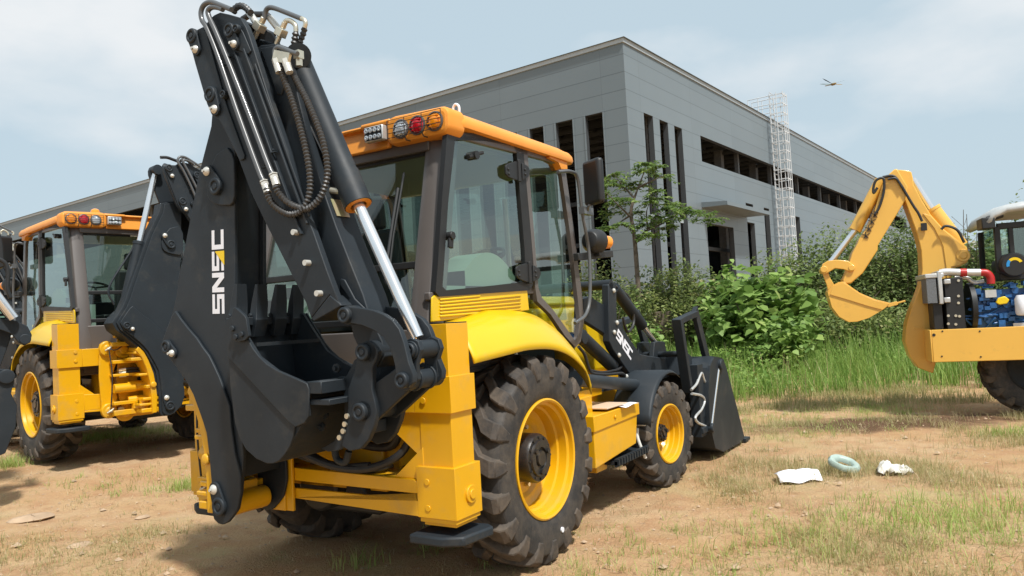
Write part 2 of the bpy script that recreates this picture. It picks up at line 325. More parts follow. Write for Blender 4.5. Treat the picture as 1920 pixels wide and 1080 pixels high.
# carriage, swing post and hoses at the rear
b = MB(); b.box((-.72, -1.105, .50), (-.10, -1.083, 1.42)); b.box((-.74, -1.116, 1.30), (-.1, -1.105, 1.44)); b.box((-.74, -1.116, .50), (-.16, -1.105, .62)); b.lathe([(0, 0), (.04, 0), (.05, .01), (.10, .01), (.105, .05)], (-.68, -1.17, 1.30), (0, 1, 0), 24); b.lathe([(0, 0), (.04, 0), (.05, .01), (.10, .01), (.105, .05)], (-.68, -1.17, .56), (0, 1, 0), 24); b.prism([(-.72, -1.118, .62), (-.58, -1.118, .62), (-.62, -1.118, .95), (-.56, -1.118, 1.28), (-.72, -1.118, 1.28), (-.76, -1.118, .95)], (0, .012, 0)); b.box((-.6, -1.2, 1.32), (-.3, -1.11, 1.42)); b.cyl((-.66, -1.16, .56), (-.66, -1.10, .56), .05); b.cyl((-.66, -1.16, 1.37), (-.66, -1.10, 1.37), .05)
b.box((-.62, -1.16, .52), (-.35, -1.11, .58)); b.box((-.62, -1.16, 1.2), (-.35, -1.11, 1.28)); b.cyl((-.66, -1.17, .86), (-.40, -1.22, .86), .062); b.cyl((-.66, -1.17, .70), (-.42, -1.2, .70), .05)
for z in (.60, 1.32): b.lathe([(0, 0), (.035, 0), (.045, .01), (.085, .012), (.09, .05)], (-.86, -1.18, z), (0, 1, 0), 24)
b.prism([(-.93, -1.13, .56), (-.80, -1.13, .56), (-.76, -1.13, .75), (-.82, -1.13, .96), (-.74, -1.13, 1.2), (-.80, -1.13, 1.38), (-.93, -1.13, 1.38), (-.95, -1.13, 1.0)], (0, .03, 0))
for z0, z1, x1 in ((.54, .60, -.3), (.66, .70, -.34), (1.14, 1.18, -.3), (1.34, 1.39, -.35), (.99, 1.02, -.5)): b.box((-.84, -1.25, z0), (x1, -1.12, z1))
b.cyl((-.82, -1.20, .85), (-.58, -1.20, .85), .055, n=20); b.cyl((-.36, -1.2, .83), (-.36, -1.2, .87), .07); b.box((-.78, -1.16, 1.44), (-.20, -1.10, 1.50)); b.cyl((-.55, -1.2, 1.18), (-.55, -1.2, 1.24), .085); b.cyl((-.55, -1.22, .60), (-.55, -1.22, .66), .085); b.box((-.72, -1.16, 1.22), (-.62, -1.11, 1.36)); b.cyl((-.48, -1.18, 1.32), (-.48, -1.12, 1.32), .05)
sc0 = b.build('slide_carriage', M['yel'], BH, bevel=.008)
b = MB(); b.cyl((-.58, -1.20, .85), (-.38, -1.20, .85), .024, n=16); b.build('swing_rod', M['chr'], sc0)
b = MB()
for dz in (0, .035, .07): b.tube([(-.74, -1.15, 1.06-dz), (-.60, -1.2, 1.07-dz), (-.45, -1.22, 1.05-dz), (-.34, -1.2, .98-dz), (-.30, -1.15, .92-dz)], .017, 8)
b.tube([(-.86, -1.20, 1.32), (-.80, -1.24, 1.30), (-.70, -1.22, 1.36), (-.62, -1.2, 1.44)], .007, 6); b.tube([(-.86, -1.2, 1.32), (-.845, -1.235, 1.0), (-.86, -1.2, .60)], .007, 6)
b.build('carriage_hose', M['hose'], sc0)
b = MB()
for z in (.60, 1.32): b.cyl((-.86, -1.18, z), (-.86, -1.21, z), .022, n=6); b.tube([(-.90, -1.2, z-.02), (-.86, -1.215, z), (-.82, -1.2, z+.03)], .009, 6, 1)
for dz in (0, .035, .07): b.cyl((-.74, -1.15, 1.06-dz), (-.67, -1.18, 1.065-dz), .02, n=8)
b.cyl((-.74, -1.15, .60), (-.74, -1.19, .60), .035); b.build('carriage_fitting', M['zinc'], sc0)
b = MB()
post = PY([(354, 722), (366, 738), (377, 772), (389, 820), (395, 865), (399, 905), (399, 963), (388, 962), (386, 900), (382, 850), (373, 800), (362, 760), (350, 735)], -1.44)
b.prism(post, (0, .26, 0))
for (z0, z1, xo, yw) in ((.55, .60, -.60, .13), (.63, .66, -.62, .14), (.69, .725, -.58, .13), (.83, .87, -.54, .12), (.98, 1.01, -.62, .12), (1.16, 1.20, -.70, .14), (1.24, 1.27, -.66, .13)):
    b.box((xo, -1.42, z0), (-.36, -1.18, z1))
b.cyl((-.53, -1.32, .56), (-.53, -1.32, .72), .055); b.cyl((-.53, -1.32, 1.18), (-.53, -1.32, 1.26), .05); b.lathe([(0, 0), (.035, .01), (.035, .05), (0, .06)], (-.47, -1.47, .87), (0, 1, 0), 14)
fp = ay(417, 950, -1.47)
b.cyl((fp[0]+.01, -1.44, fp[2]), (fp[0]+.01, -1.16, fp[2]), .068, n=28); b.box((fp[0]-.18, -1.40, fp[2]-.06), (fp[0], -1.2, fp[2]+.12))
b.build('swing_post', M['yel'], BH, bevel=.008)
b = MB(); b.tube([(-.4, -1.15, 1.2), (-.1, -1.25, 1.05), (.2, -1.2, .86), (.5, -1.12, .80), (.72, -1.02, .88), (.78, -.98, 1.05), (.70, -.98, 1.2)], .024, 10)
b.tube([(-.3, -1.15, 1.15), (0, -1.2, .98), (.3, -1.16, .82), (.55, -1.1, .82)], .022, 10); b.tube([(-.3, -1.13, .95), (.1, -1.15, .85), (.45, -1.05, .78), (.6, -.95, .8)], .022, 10)
b.tube([(-.2, -1.0, 1.1), (.2, -.98, .95), (.55, -.95, .9), (.66, -.95, 1.0), (.6, -.9, 1.15)], .026, 10)
b.build('hydraulic_hose', M['hose'], BH)

# pins: px of pin and of its keeper bolt, on plane y
def pin(parent, pp, bp, y, r=.032, facing=-1, plate=True):
    b = MB(); c = ay(*pp, y); 
    b.lathe([(r*1.25, 0), (r*1.25, .020), (r*1.1, .026), (r*.8, .026), (r*.75, .018), (r*.45, .018), (r*.42, .024), (0, .024)], c, (0, facing, 0), 24)
    if bp is not None:
        e = ay(*bp, y); d = (e-c)/np.linalg.norm(e-c); n = np.array([-d[2], 0, d[0]]); w = r*1.25
        pts = [c+w*(math.cos(a)*-d+math.sin(a)*n) for a in np.linspace(-math.pi/2, math.pi/2, 9)]+[e+w*.8*(math.cos(a)*d-math.sin(a)*n) for a in np.linspace(-math.pi/2, math.pi/2, 9)]
        b.prism([p+(0, -.001, 0) for p in pts], (0, facing*.014, 0))
    o = b.build('pivot_pin', M['blk'], parent, smooth=30, bevel=.002)
    if bp is not None:
        k = MB(); k.lathe([(r*.66, .014), (r*.68, .020), (r*.52, .030), (r*.25, .037), (0, .038)], e, (0, facing, 0), 16); k.cyl(e+(0, -.04, 0), e+(0, -.048, 0), .009, n=6)
        k.build('bolt', M['hex'], o)
    return o
# boom
b = MB()
up_l = [(440, 196), (436, 180), (398, 205), (395.5, 237), (373, 324), (362, 380), (341, 491), (329, 560), (322, 590)]
low_l = [(311, 620), (304, 640), (311, 663), (328, 685), (349, 715), (362, 740), (379, 787), (387, 812), (392, 855), (396, 902), (398, 962)]
foot = [(401, 974), (409, 982), (417, 984), (426, 980), (436, 968), (445, 955), (451, 923), (456, 855)]
outer = up_l+low_l+foot+[(452, 800), (445, 740), (441, 680), (440, 600), (440, 290)]
poly = PY(outer, -1.458)
b.prism(poly, (0, .025, 0))
polyf = PY(up_l+low_l[:6]+[(400, 760), (441, 740), (441, 680), (440, 600), (440, 290)], -1.458); b.prism([p+(0, .215, 0) for p in polyf], (0, .025, 0))
web = PY(up_l+low_l[:6]+[(400, 760), (440, 740), (439, 680), (439, 600), (439, 291)], -1.433)
b.prism([p+(0, .001, 0) for p in web], (0, .188, 0))
web2 = PY([(326, 596), (353, 619), (378, 653), (399, 687), (419, 736), (438, 800), (450, 850), (450, 896), (399, 898), (393, 857), (388, 812), (380, 787), (363, 740), (350, 715), (329, 685), (312, 663), (306, 640), (312, 620)], -1.433)
b.prism(web2, (0, .31, 0))
boom = b.build('boom', M['blk'], BH, bevel=.004, bseg=1)
curve = [(328, 583), (338, 598), (353, 617), (368, 634), (379, 651), (391, 667), (400, 685), (411, 709), (421, 736), (430, 761), (433, 800), (440, 850), (450, 890), (451, 923), (445, 955), (436, 968), (426, 980), (417, 984), (409, 982), (401, 974), (398, 962)]
b = MB(); b.prism(PY([(322, 592)]+curve+low_l[::-1][1:], -1.478), (0, .019, 0)); b.prism([p+(0, .365, 0) for p in PY([(322, 592)]+curve+low_l[::-1][1:], -1.478)], (0, -.019, 0)); b.build('boom_side_plate', M['blk'], boom, bevel=.005)
cap = [(388, 330), (387, 350), (388, 366), (393, 377), (402, 383), (415, 385), (430, 385), (436, 380), (439, 368), (439, 330), (438, 300), (434, 288), (425, 276), (405, 290)]
b = MB(); b.prism(PY(cap, -1.478), (0, .0195, 0)); b.build('boom_boss_plate', M['blk'], boom, bevel=.005)
pin(boom, (407.5, 350), (392, 322), -1.480, .042)
pin(boom, (315.5, 650), (327, 662), -1.480, .034); pin(boom, (414, 949), (405, 917), -1.480, .045)
# lettering on the boom: reads upwards, tops of the letters to the left
def letters(parent, o, ux, uy, n, W, H, gap, lean=0.0, tri=True, m='wht'):
    S = [[(0, 0), (1, 0), (1, .6), (.24, .6), (.24, .8), (1, .8), (1, 1), (0, 1), (0, .4), (.76, .4), (.76, .2), (0, .2)]]
    Nn = [[(0, 0), (.24, 0), (.24, .62), (.72, 0), (1, 0), (1, 1), (.76, 1), (.76, .38), (.28, 1), (0, 1)]]
    Cc = [[(0, 0), (1, 0), (1, .22), (.24, .22), (.24, .78), (1, .78), (1, 1), (0, 1)]]
    b = MB(); x = 0
    for k, g in enumerate((S, Nn, S, Cc)):
        for pl in g:
            b.prism([np.array(o)+np.array(ux)*(x+p[0]*W+lean*p[1]*H)+np.array(uy)*p[1]*H for p in pl], np.array(n)*.0015)
        x += W+gap
    out = b.build('lettering', M[m], parent, smooth=0)
    if tri:
        b = MB(); x0 = 3*(W+gap)-gap*.9; b.prism([np.array(o)+np.array(ux)*(x0+p[0])+np.array(uy)*p[1] for p in ((-.085, -.004), (0, -.004), (0, .075), (-.006, .075))], np.array(n)*.003); b.build('lettering_accent', M['ystk'], parent, smooth=0)
    return out
o0 = ay(421, 588, -1.459); o1 = ay(419, 430, -1.459); uu = (o1-o0); Lh = np.linalg.norm(uu); uu /= Lh; vv = np.array([-uu[2], 0, uu[0]]); Hh = np.linalg.norm(ay(399, 589, -1.459)-o0)
letters(boom, o0, uu, vv, (0, -1, 0), (Lh-3*.012)/4, Hh, .012)

# crowd cylinder on the far-left edge of the boom
top = ay(363.5, 68.5, -1.55); low = ay(315.5, 650, -1.48); A = np.array([top[0], -1.30, top[2]]); B = np.array([low[0], -1.30, low[2]]); Dm = A+(B-A)*.47
b = MB(); b.cyl(B, Dm, .062, n=24); b.cyl(Dm+(B-A)*.02, Dm, .068, n=24); b.tube([B+(-.06, 0, .25), B+(-.11, 0, .45), Dm+(-.09, 0, -.1), Dm+(-.07, 0, 0)], .012)
cc = b.build('crowd_cylinder', M['blk'], BH); b = MB(); b.cyl(Dm, A, .033, n=20); b.build('cylinder_rod', M['chr'], cc)
b = MB(); b.cyl(A-(0, .07, 0), A+(0, .07, 0), .06); b.build('rod_eye', M['blk'], cc)

# dipper casing
YD = -1.565
dp = [(451, 33), (461, 50), (468, 68), (510, 200), (540, 285), (575, 404), (587, 433), (612, 505), (635, 567), (632, 572), (618, 553), (583, 597), (573, 567), (540, 502), (493, 409), (470, 360), (447, 298), (410, 222), (398, 214), (388, 195), (366, 120), (357, 88), (356, 70), (364, 58), (384, 48), (392, 36), (401, 28), (412, 23), (430, 27)]
b = MB(); pd = PY(dp, YD); b.prism(pd, (0, .04, 0)); b.prism([p+(-.06, .31, 0) for p in pd], (0, -.03, 0))
inr = PY([(455, 60), (500, 200), (560, 371), (620, 545), (583, 590), (545, 505), (497, 409), (474, 360), (451, 298), (412, 222), (395, 190), (380, 80)], YD)
spine = PY([(470, 360), (474, 352), (500, 405), (547, 498), (580, 562), (573, 567), (540, 502), (493, 409)], YD); b.prism([p+(0, .041, 0) for p in spine], (0, .235, 0))
spt = PY([(405, 28), (430, 28), (450, 38), (445, 46), (428, 38), (405, 36)], YD); b.prism([p+(0, .041, 0) for p in spt], (0, .235, 0))
dip = b.build('dipper', M['blk'], BH, bevel=.004, bseg=1)
b = MB(); b.prism(PY([(357, 86), (356, 72), (364, 59), (378, 52), (386, 60), (400, 110), (425, 200), (458, 291), (457, 298), (450, 301), (411, 224), (398, 216), (388, 195), (366, 120)], YD-.012), (0, .0115, 0)); b.build('dipper_side_plate', M['blk'], dip, bevel=.003)
b = MB(); b.prism(PY([(432, 50), (446, 47), (455, 60), (470, 95), (466, 101), (459, 100), (440, 90), (430, 60)], YD-.010), (0, .0095, 0)); 
for (p, q, w) in (((441, 98), (566, 440), .022), ((458, 92), (577, 420), .022), ((478, 120), (580, 405), .012)):
    a, c = ay(*p, YD-.007), ay(*q, YD-.007); b.beam(a, c, .014, w, up=(0, 1, 0))
b.build('dipper_ribs', M['blk'], dip, bevel=.004)
for q in ((558, 436), (580, 493), (602, 550)):
    k = MB(); c = ay(*q, YD); k.cyl(c, c+(0, -.035, 0), .016, n=12); k.build('bolt', M['hex'], dip)
b = MB(); q0 = PY([(583, 597), (618, 553), (636, 568), (640, 573), (634, 577), (588, 603)], YD-.004); b.prism(q0, (0, .2, 0)); b.build('dipper_end_cap', M['blk'], dip, bevel=.006)
pin(dip, (363.5, 68.5), (371, 94), YD-.013, .036); pin(dip, (398, 178), (406.5, 206), YD-.013, .038); pin(dip, (433.5, 58), (443, 84), YD-.011, .034)
pin(dip, (447, 55), None, YD-.011, .02); pin(dip, (423, 178), None, YD-.013, .02)
for q in ((420, 123), (432, 107), (516, 285), (500, 313)):
    k = MB(); c = ay(*q, YD-.01); k.box(c-(.022, .02, .006), c+(.022, .0, .0)); k.cyl(c+(0, -.012, .006), c+(0, -.012, .016), .009, n=6); k.build('pipe_clamp', M['blk'], dip)
# inner dipper arm (box) and its nose
lf = [(500, 210), (470, 120), (476, 95), (490, 84), (522, 82), (541, 104)]
ed = [(556, 170), (575, 250), (590, 305), (607, 360), (630, 425), (653, 484), (680, 551), (689, 580), (697, 604)]
b = MB(); b.prism(PY(lf+ed+[(660, 604), (600, 500)], -1.475), (0, .185, 0))
b.prism(PY([(488, 90), (520, 84), (533, 100), (536, 150), (527, 178), (519, 176)], -1.486), (0, .0115, 0)); b.prism(PY([(655, 560), (642, 575), (645, 600), (700, 606), (691, 585), (665, 560), (646, 524), (638, 522), (637, 535)], -1.487), (0, .0115, 0))
nose = [(655, 598), (697, 600), (716, 640), (722, 668), (708, 690), (690, 682), (676, 660), (662, 630)]
b.prism(PY(nose, -1.44), (0, .14, 0))
arm = b.build('inner_dipper', M['blk'], BH, bevel=.006)
e0 = ay(611, 372, -1.475); e1 = ay(623, 404, -1.475); b = MB(); b.prism([e0+(.004, .03, 0), e0+(.004, .13, 0), e1+(.004, .13, 0), e1+(.004, .03, 0)], (.003, 0, .001)); b.build('name_plate', M['ply'], arm, smooth=0)
# bucket cylinder
c0 = ay(556, 108, -1.37); c1 = ay(672, 385, -1.37); c2 = ay(784, 634, -1.37)
b = MB(); b.lathe([(0, 0), (.05, 0), (.072, .03), (.072, np.linalg.norm(c1-c0)*.80), (.078, np.linalg.norm(c1-c0)*.80), (.078, np.linalg.norm(c1-c0)), (.058, np.linalg.norm(c1-c0)), (.058, np.linalg.norm(c1-c0)-.03), (0, np.linalg.norm(c1-c0)-.03)], c0, c1-c0, 32)
b.cyl(ay(560, 104, -1.45), ay(560, 104, -1.31), .07, n=24)
bc = b.build('bucket_cylinder', M['blk'], BH, smooth=30)
b = MB(); n_ = (c1-c0)/np.linalg.norm(c1-c0); b.lathe([(.0705, -.004), (.074, .004), (.046, .004), (.045, -.02)], c1, n_, 28); b.build('gland', M['org'], bc)
b = MB(); b.cyl(c1-n_*.02, c2, .033, n=24); b.build('cylinder_rod', M['chr'], bc)
b = MB(); b.tube([ay(*p, -1.42) for p in ((533, 120), (560, 190), (600, 270), (628, 330), (640, 352))], .012); b.tube([ay(*p, -1.42) for p in ((548, 150), (575, 210), (612, 285), (645, 345), (648, 356))], .010); b.build('cylinder_pipe', M['steel'], bc)
b = MB(); q = ay(634, 358, -1.42); b.tube([q-(.05, 0, -.01), q, q+(.06, 0, 0)], .018, smooth=1); b.build('cylinder_fitting', M['zinc'], bc)
# linkage
lk = [(641, 586), (645, 578), (655, 575), (680, 578), (700, 582), (718, 589), (735, 600), (748, 617), (757, 642), (766, 680), (775, 703), (774, 718), (764, 728), (752, 726), (744, 712), (739, 680), (731, 652), (718, 632), (700, 619), (678, 610), (655, 606), (644, 600)]
b = MB(); P_ = PY(lk, -1.565); b.prism(P_, (0, .035, 0)); b.prism([p+(0, .235, 0) for p in P_], (0, .035, 0)); b.cyl(ay(651, 591, -1.56), ay(651, 591, -1.56)+(0, .26, 0), .05, n=24)
tl = b.build('tipping_link', M['blk'], BH, bevel=.004); pin(tl, (649, 591), None, -1.566, .034); pin(tl, (756, 713), None, -1.566, .032)
u1 = ay(771, 657, -1.50); l1 = ay(766, 712, -1.50)
b = MB(); b.cyl(u1+(0, -.01, 0), u1+(0, .20, 0), .047, n=24); b.cyl(l1+(0, -.03, 0), l1+(0, .235, 0), .052, n=24)
for yy in (0, .165): b.prism([p+(0, yy, 0) for p in (u1+(-.06, 0, .0), u1+(-.045, 0, .045), u1+(0, 0, .062), u1+(.045, 0, .045), u1+(.06, 0, 0), u1*.5+l1*.5+(.04, 0, 0), l1+(.06, 0, 0), l1+(0, 0, -.06), l1+(-.05, 0, 0), u1*.5+l1*.5+(-.03, 0, 0))], (0, .03, 0))
for yy in (.035, .145): b.cyl(l1+(0, yy, 0), l1+(0, yy+.015, 0), .062, n=24)
yk = b.build('rod_yoke', M['blk'], BH, bevel=.004); pin(yk, (771, 657), None, -1.502, .03)
ll = [(684, 738), (700, 720), (752, 684), (768, 694), (778, 716), (768, 730), (702, 792), (688, 790), (676, 772)]
b = MB(); P_ = PY(ll, -1.47); b.prism(P_, (0, .03, 0)); b.prism([p+(0, .17, 0) for p in P_], (0, .03, 0)); b.prism([p+(0, .03, 0) for p in PY([(700, 742), (752, 702), (760, 716), (704, 765)], -1.47)], (0, .14, 0)); b.build('lower_link', M['blk'], BH, bevel=.005)
ht = [(672, 655), (680, 643), (690, 639), (702, 645), (709, 658), (706, 672), (698, 690), (697, 730), (702, 750), (706, 772), (700, 800), (690, 825), (676, 842), (655, 846), (640, 836), (647, 800), (652, 765), (652, 730), (664, 695), (668, 675)]
b = MB(); P_ = PY(ht, -1.50); b.prism(P_, (0, .035, 0)); b.prism([p+(0, .21, 0) for p in P_], (0, .035, 0)); q = ay(690, 660, -1.5); b.cyl(q, q+(0, .25, 0), .058, n=24); q2 = ay(682, 770, -1.5); b.cyl(q2, q2+(0, .26, 0), .055, n=24); b.box(ay(655, 790, -1.46), ay(690, 815, -1.46)+(0, .15, 0))
hit = b.build('coupler', M['blk'], BH, bevel=.005); pin(hit, (683, 660), None, -1.504, .036); pin(hit, (677, 772), None, -1.504, .038)
for q in ((652, 780), (648, 795), (645, 808), (638, 820)):
    k = MB(); c = ay(*q, -1.502); k.cyl(c, c+(0, -.012, 0), .014, n=12); k.build('bolt', M['zinc'], hit)
# bucket
YN, YW = -1.635, .53
side_lo = [(428, 664), (431, 720), (440, 793), (449, 822), (461, 843), (480, 860), (500, 869), (512, 869), (523, 864), (534, 852), (544, 835), (550, 815), (553, 798)]
side_up = [(422, 600), (438, 590), (455, 620), (464, 634), (473, 652), (485, 668), (500, 683), (520, 695), (545, 706), (575, 719), (579, 730), (578, 780), (571, 793), (553, 801), (540, 790), (425, 667)]
b = MB()
for yy in (0, YW-.022): b.prism([p+(0, yy, 0) for p in PY([(422, 600), (438, 590), (464, 634), (485, 668), (520, 695), (575, 719), (578, 780), (571, 793)]+side_lo[::-1], YN)], (0, .022, 0))
b.prism(PY(side_up, YN-.012), (0, .0115, 0)); b.prism([p+(0, YW+.0125, 0) for p in PY(side_up, YN)], (0, .0115, 0))
b.prism([p+(0, .012, 0) for p in PY([(434, 745), (439, 785), (449, 815), (463, 838), (482, 855), (507, 863), (530, 848), (545, 828), (568, 790), (577, 722), (566, 752), (540, 785), (500, 800), (465, 785)], YN)], (0, YW-.024, 0))
fo = [p+(0, YW-.034, 0) for p in PY([(418, 600), (438, 590), (464, 634), (485, 668), (520, 695), (577, 718), (580, 780), (572, 796), (553, 801), (544, 838), (523, 866), (500, 871), (459, 845), (437, 795), (425, 700)], YN)]; fc = ay(470, 740, YN)+(0, YW-.034, 0); nf = len(fo)
for dy in (0, .015): b.add([fc+(0, dy, 0)]+[p+(0, dy, 0) for p in fo], [(0, 1+i, 1+(i+1) % nf) for i in range(nf)])
b.prism(PY([(572, 716), (582, 716), (600, 714), (600, 730), (580, 740), (570, 730)], YN+.01), (0, YW-.02, 0))
sh = PY([(421, 598), (428, 664), (431, 720), (440, 793), (449, 822), (461, 843), (480, 860), (500, 869), (512, 869), (523, 864), (534, 852), (544, 835), (556, 812), (571, 793), (578, 780), (579, 720)], YN+.022)
cen = sum(sh)/len(sh); rows = []
for p in sh:
    d = cen-p; d[1] = 0; d /= np.linalg.norm(d); rows.append([p+(0, 0, 0), p+(0, YW-.032, 0), p+d*.018+(0, YW-.032, 0), p+d*.018])
b.grid(rows, close=True, flip=True)
tp0, tp1 = ay(577, 720, YN), ay(579, 742, YN); b.box((tp0[0], YN-.003, tp1[2]+.01), (tp0[0]+.10, YN+YW, tp0[2]+.012)); b.box((tp0[0], YN+.01, tp1[2]-.05), (tp0[0]+.14, YN+YW-.01, tp1[2]-.02))
lp = ay(430, 600, YN); b.box((lp[0]-.03, YN+.0, lp[2]-.035), (lp[0]+.01, YN+YW, lp[2]+.012)); 
bk = b.build('bucket', M['blk'], BH, bevel=.003, bseg=1)
ea = [(603, 712), (612, 695), (619, 680), (630, 671), (642, 673), (649, 684), (647, 702), (638, 722), (632, 745), (634, 770), (631, 795), (622, 822), (606, 845), (588, 856), (568, 858), (556, 852), (580, 838), (594, 812), (600, 785), (600, 755), (598, 735), (588, 724), (590, 712)]
for yy in (.18, .38):
    b = MB(); b.prism([p+(0, yy-.005, 0) for p in PY(ea, YN)], (0, .03, 0)); 
    k = b.build('bucket_ear', M['blk'], bk, bevel=.004)
eo = np.array([.0, .18, 0]); 
# the ear outline was read on the near plane; shift it so that it lands on its own plane
for o in [o for o in COL.objects if o.name.startswith('bucket_ear')]: pass
for q in ((633, 690), (611, 778), (605, 800)):
    c = ay(*q, YN+.17); k = MB(); k.cyl(c, c+(0, -.014, 0), .024, n=16); k.cyl(c+(0, -.014, 0), c+(0, -.03, 0), .012, n=10); k.build('ear_pin', M['blk'], bk)
tz0, tz1 = ay(438, 602, YN), ay(438, 532, YN)
for k_, yy in enumerate((.055, .20, .345, .48)):
    b = MB(); x0, z0 = tz0[0]-.012, tz0[2]; y0 = YN+yy; h = tz1[2]-tz0[2]
    rows = []
    for t, w, th in ((-.45, .040, .020), (-.1, .045, .034), (.02, .047, .036), (.06, .043, .03), (.5, .042, .024), (1, .036, .010)):
        xx = x0-.02+t*.035; zz = z0+t*h; rows.append([(xx-th, y0-w, zz), (xx+th, y0-w, zz), (xx+th, y0+w, zz), (xx-th, y0+w, zz)])
    b.grid(rows, close=True, flip=True); b.add(rows[0], [(0, 1, 2, 3)]); b.add(rows[-1], [(3, 2, 1, 0)]); b.cyl((x0-.03, y0-.055, z0+.03), (x0-.03, y0+.055, z0+.03), .013, n=10)
    b.build('bucket_tooth', M['blk'], bk, bevel=.004)
sc = [(434, 590), (437, 577), (442, 577), (458, 592), (461, 597), (466, 630), (459, 638), (449, 641), (440, 640), (436, 628)]
b = MB(); b.prism(PY(sc, YN-.034), (0, .021, 0))
for q in ((437, 616), (443, 632), (454, 627)): c = ay(*q, YN-.034); b.cyl(c, c+(0, -.012, 0), .016, n=12)
b.build('side_cutter', M['blk'], bk, bevel=.003)
b = MB(); c = ay(478, 643, YN); b.box((c[0]-.035, YN+.03, c[2]-.02), (c[0]-.02, YN+YW-.03, c[2]+.0)); b.build('wear_strip', M['blk'], bk)
b = MB(); q = ay(640, 862, -1.35); b.tube([q+(-.05, 0, .06), q+(-.03, 0, 0), q+(.03, 0, -.01), q+(.06, 0, .05)], .02); b.build('lifting_hook', M['blk'], hit)

# pipes and hoses on the dipper
def hose(parent, pts, y, r, m, name, rib=0, y2=None):
    b = MB(); n = len(pts); ys = [y+(0 if y2 is None else (y2-y)*i/(n-1)) for i in range(n)]
    b.tube([ay(*p, yy) for p, yy in zip(pts, ys)], r, 10, smooth=8, rib=rib); return b.build(name, m, parent, smooth=60 if not rib else 30)
p1 = [(496, 344), (484, 316), (446, 212), (411, 110), (389, 55), (379, 38), (377, 22), (383, 9), (396, 4), (414, 10), (434, 18)]
p2 = [(513, 331), (501, 304), (470, 222), (430, 120), (405, 60), (393, 34), (390, 21), (397, 14), (408, 14), (418, 18)]
hose(dip, p1, YD-.035, .015, M['steel'], 'steel_pipe'); hose(dip, p2, YD-.035, .015, M['steel'], 'steel_pipe')
h1 = [(499, 352), (503, 368), (513, 384), (528, 396), (545, 402), (562, 397), (575, 380), (581, 355), (580, 320), (572, 275), (560, 228), (545, 180), (530, 142), (523, 120)]
h2 = [(516, 348), (523, 362), (538, 378), (556, 388), (577, 391), (597, 375), (609, 350), (614, 320), (608, 275), (594, 232), (576, 190), (558, 155), (545, 130), (541, 118)]
hose(dip, h1, YD-.05, .0165, M['sleeve'], 'sleeved_hose', .0035, -1.55); hose(dip, h2, YD-.055, .0165, M['sleeve'], 'sleeved_hose', .0035, -1.50)
for a, c in (((495, 340), (502, 361)), ((512, 327), (519, 348))):
    b = MB(); A, B = ay(*a, YD-.04), ay(*c, YD-.045); b.cyl(A, A+(B-A)*.1, .026, n=6); b.cyl(A+(B-A)*.15, A+(B-A)*.4, .023, n=6); b.cyl(A+(B-A)*.4, B, .021, n=16); b.build('hose_fitting', M['hex'], dip)
for a, c in (((517, 112), (524, 136)), ((535, 112), (543, 136))):
    b = MB(); A, B = ay(*a, -1.56), ay(*c, -1.56); b.cyl(A, A+(B-A)*.4, .022, n=6); b.cyl(A+(B-A)*.4, B, .021, n=16); b.build('hose_fitting', M['hex'], arm)
b = MB(); A, B = ay(514, 104, -1.56), ay(543, 110, -1.56); b.beam(A, B, .06, .018, up=(0, 1, 0)); b.build('pipe_bracket', M['zinc'], arm)
hose(arm, [(516, 108), (515, 98), (518, 91), (525, 89), (545, 97), (558, 101)], -1.55, .014, M['steel'], 'steel_pipe'); b = MB(); A = ay(560, 104, -1.5); b.box(A-(.02, .02, .02), A+(.02, .02, .025)); b.cyl(A-(0, 0, .06), A, .02, n=6); b.build('hose_fitting', M['zinc'], arm)
hose(dip, [(437, 24), (443, 14), (452, 11), (461, 15), (470, 24)], -1.45, .019, M['sleeve'], 'sleeved_hose', .002); hose(dip, [(455, 36), (470, 28), (484, 27), (500, 28), (508, 36)], -1.25, .019, M['hose'], 'sleeved_hose')
for a, c in (((466, 22), (481, 44)), ((506, 34), (524, 56))): b = MB(); b.cyl(ay(*a, -1.42), ay(*c, -1.42), .020, n=12); b.build('hose_fitting', M['hex'], dip)
for a, c, w in (((495, 33), (476, 72), .024), ((534, 42), (518, 84), .022)):
    b = MB(); A, B = ay(*a, -1.45), ay(*c, -1.45); d = B-A; b.cyl(A, A+d*.25, w*.8, n=6); b.beam(A+d*.28, A+d*.62, w*2.6, w*2.2, up=(0, 1, 0)); b.cyl(A+d*.62, B, w*.7, n=8); b.build('valve_block', M['zinc'], dip, bevel=.003)
hose(dip, [(495, 36), (498, 22), (503, 15), (513, 15), (535, 23), (565, 35)], -1.45, .0145, M['steel'], 'steel_pipe'); hose(dip, [(563, 34), (570, 37), (573, 43), (571, 52)], -1.45, .013, M['zinc'], 'hose_fitting')
hose(dip, [(571, 52), (569, 62), (562, 80), (556, 100)], -1.42, .016, M['sleeve'], 'sleeved_hose', .003); hose(dip, [(534, 44), (537, 39), (546, 40), (554, 48), (555, 60)], -1.45, .014, M['zinc'], 'hose_fitting'); hose(dip, [(555, 60), (553, 72), (551, 85), (549, 100)], -1.45, .017, M['sleeve'], 'sleeved_hose', .004)
b = MB(); b.cyl(ay(471, 70, -1.42), ay(471, 70, -1.22), .06); b.cyl(ay(500, 72, -1.36), ay(500, 72, -1.22), .05); b.prism(PY([(455, 62), (510, 80), (515, 92), (470, 92)], -1.40), (0, .2, 0)); b.build('dipper_head', M['blk'], dip, bevel=.01)

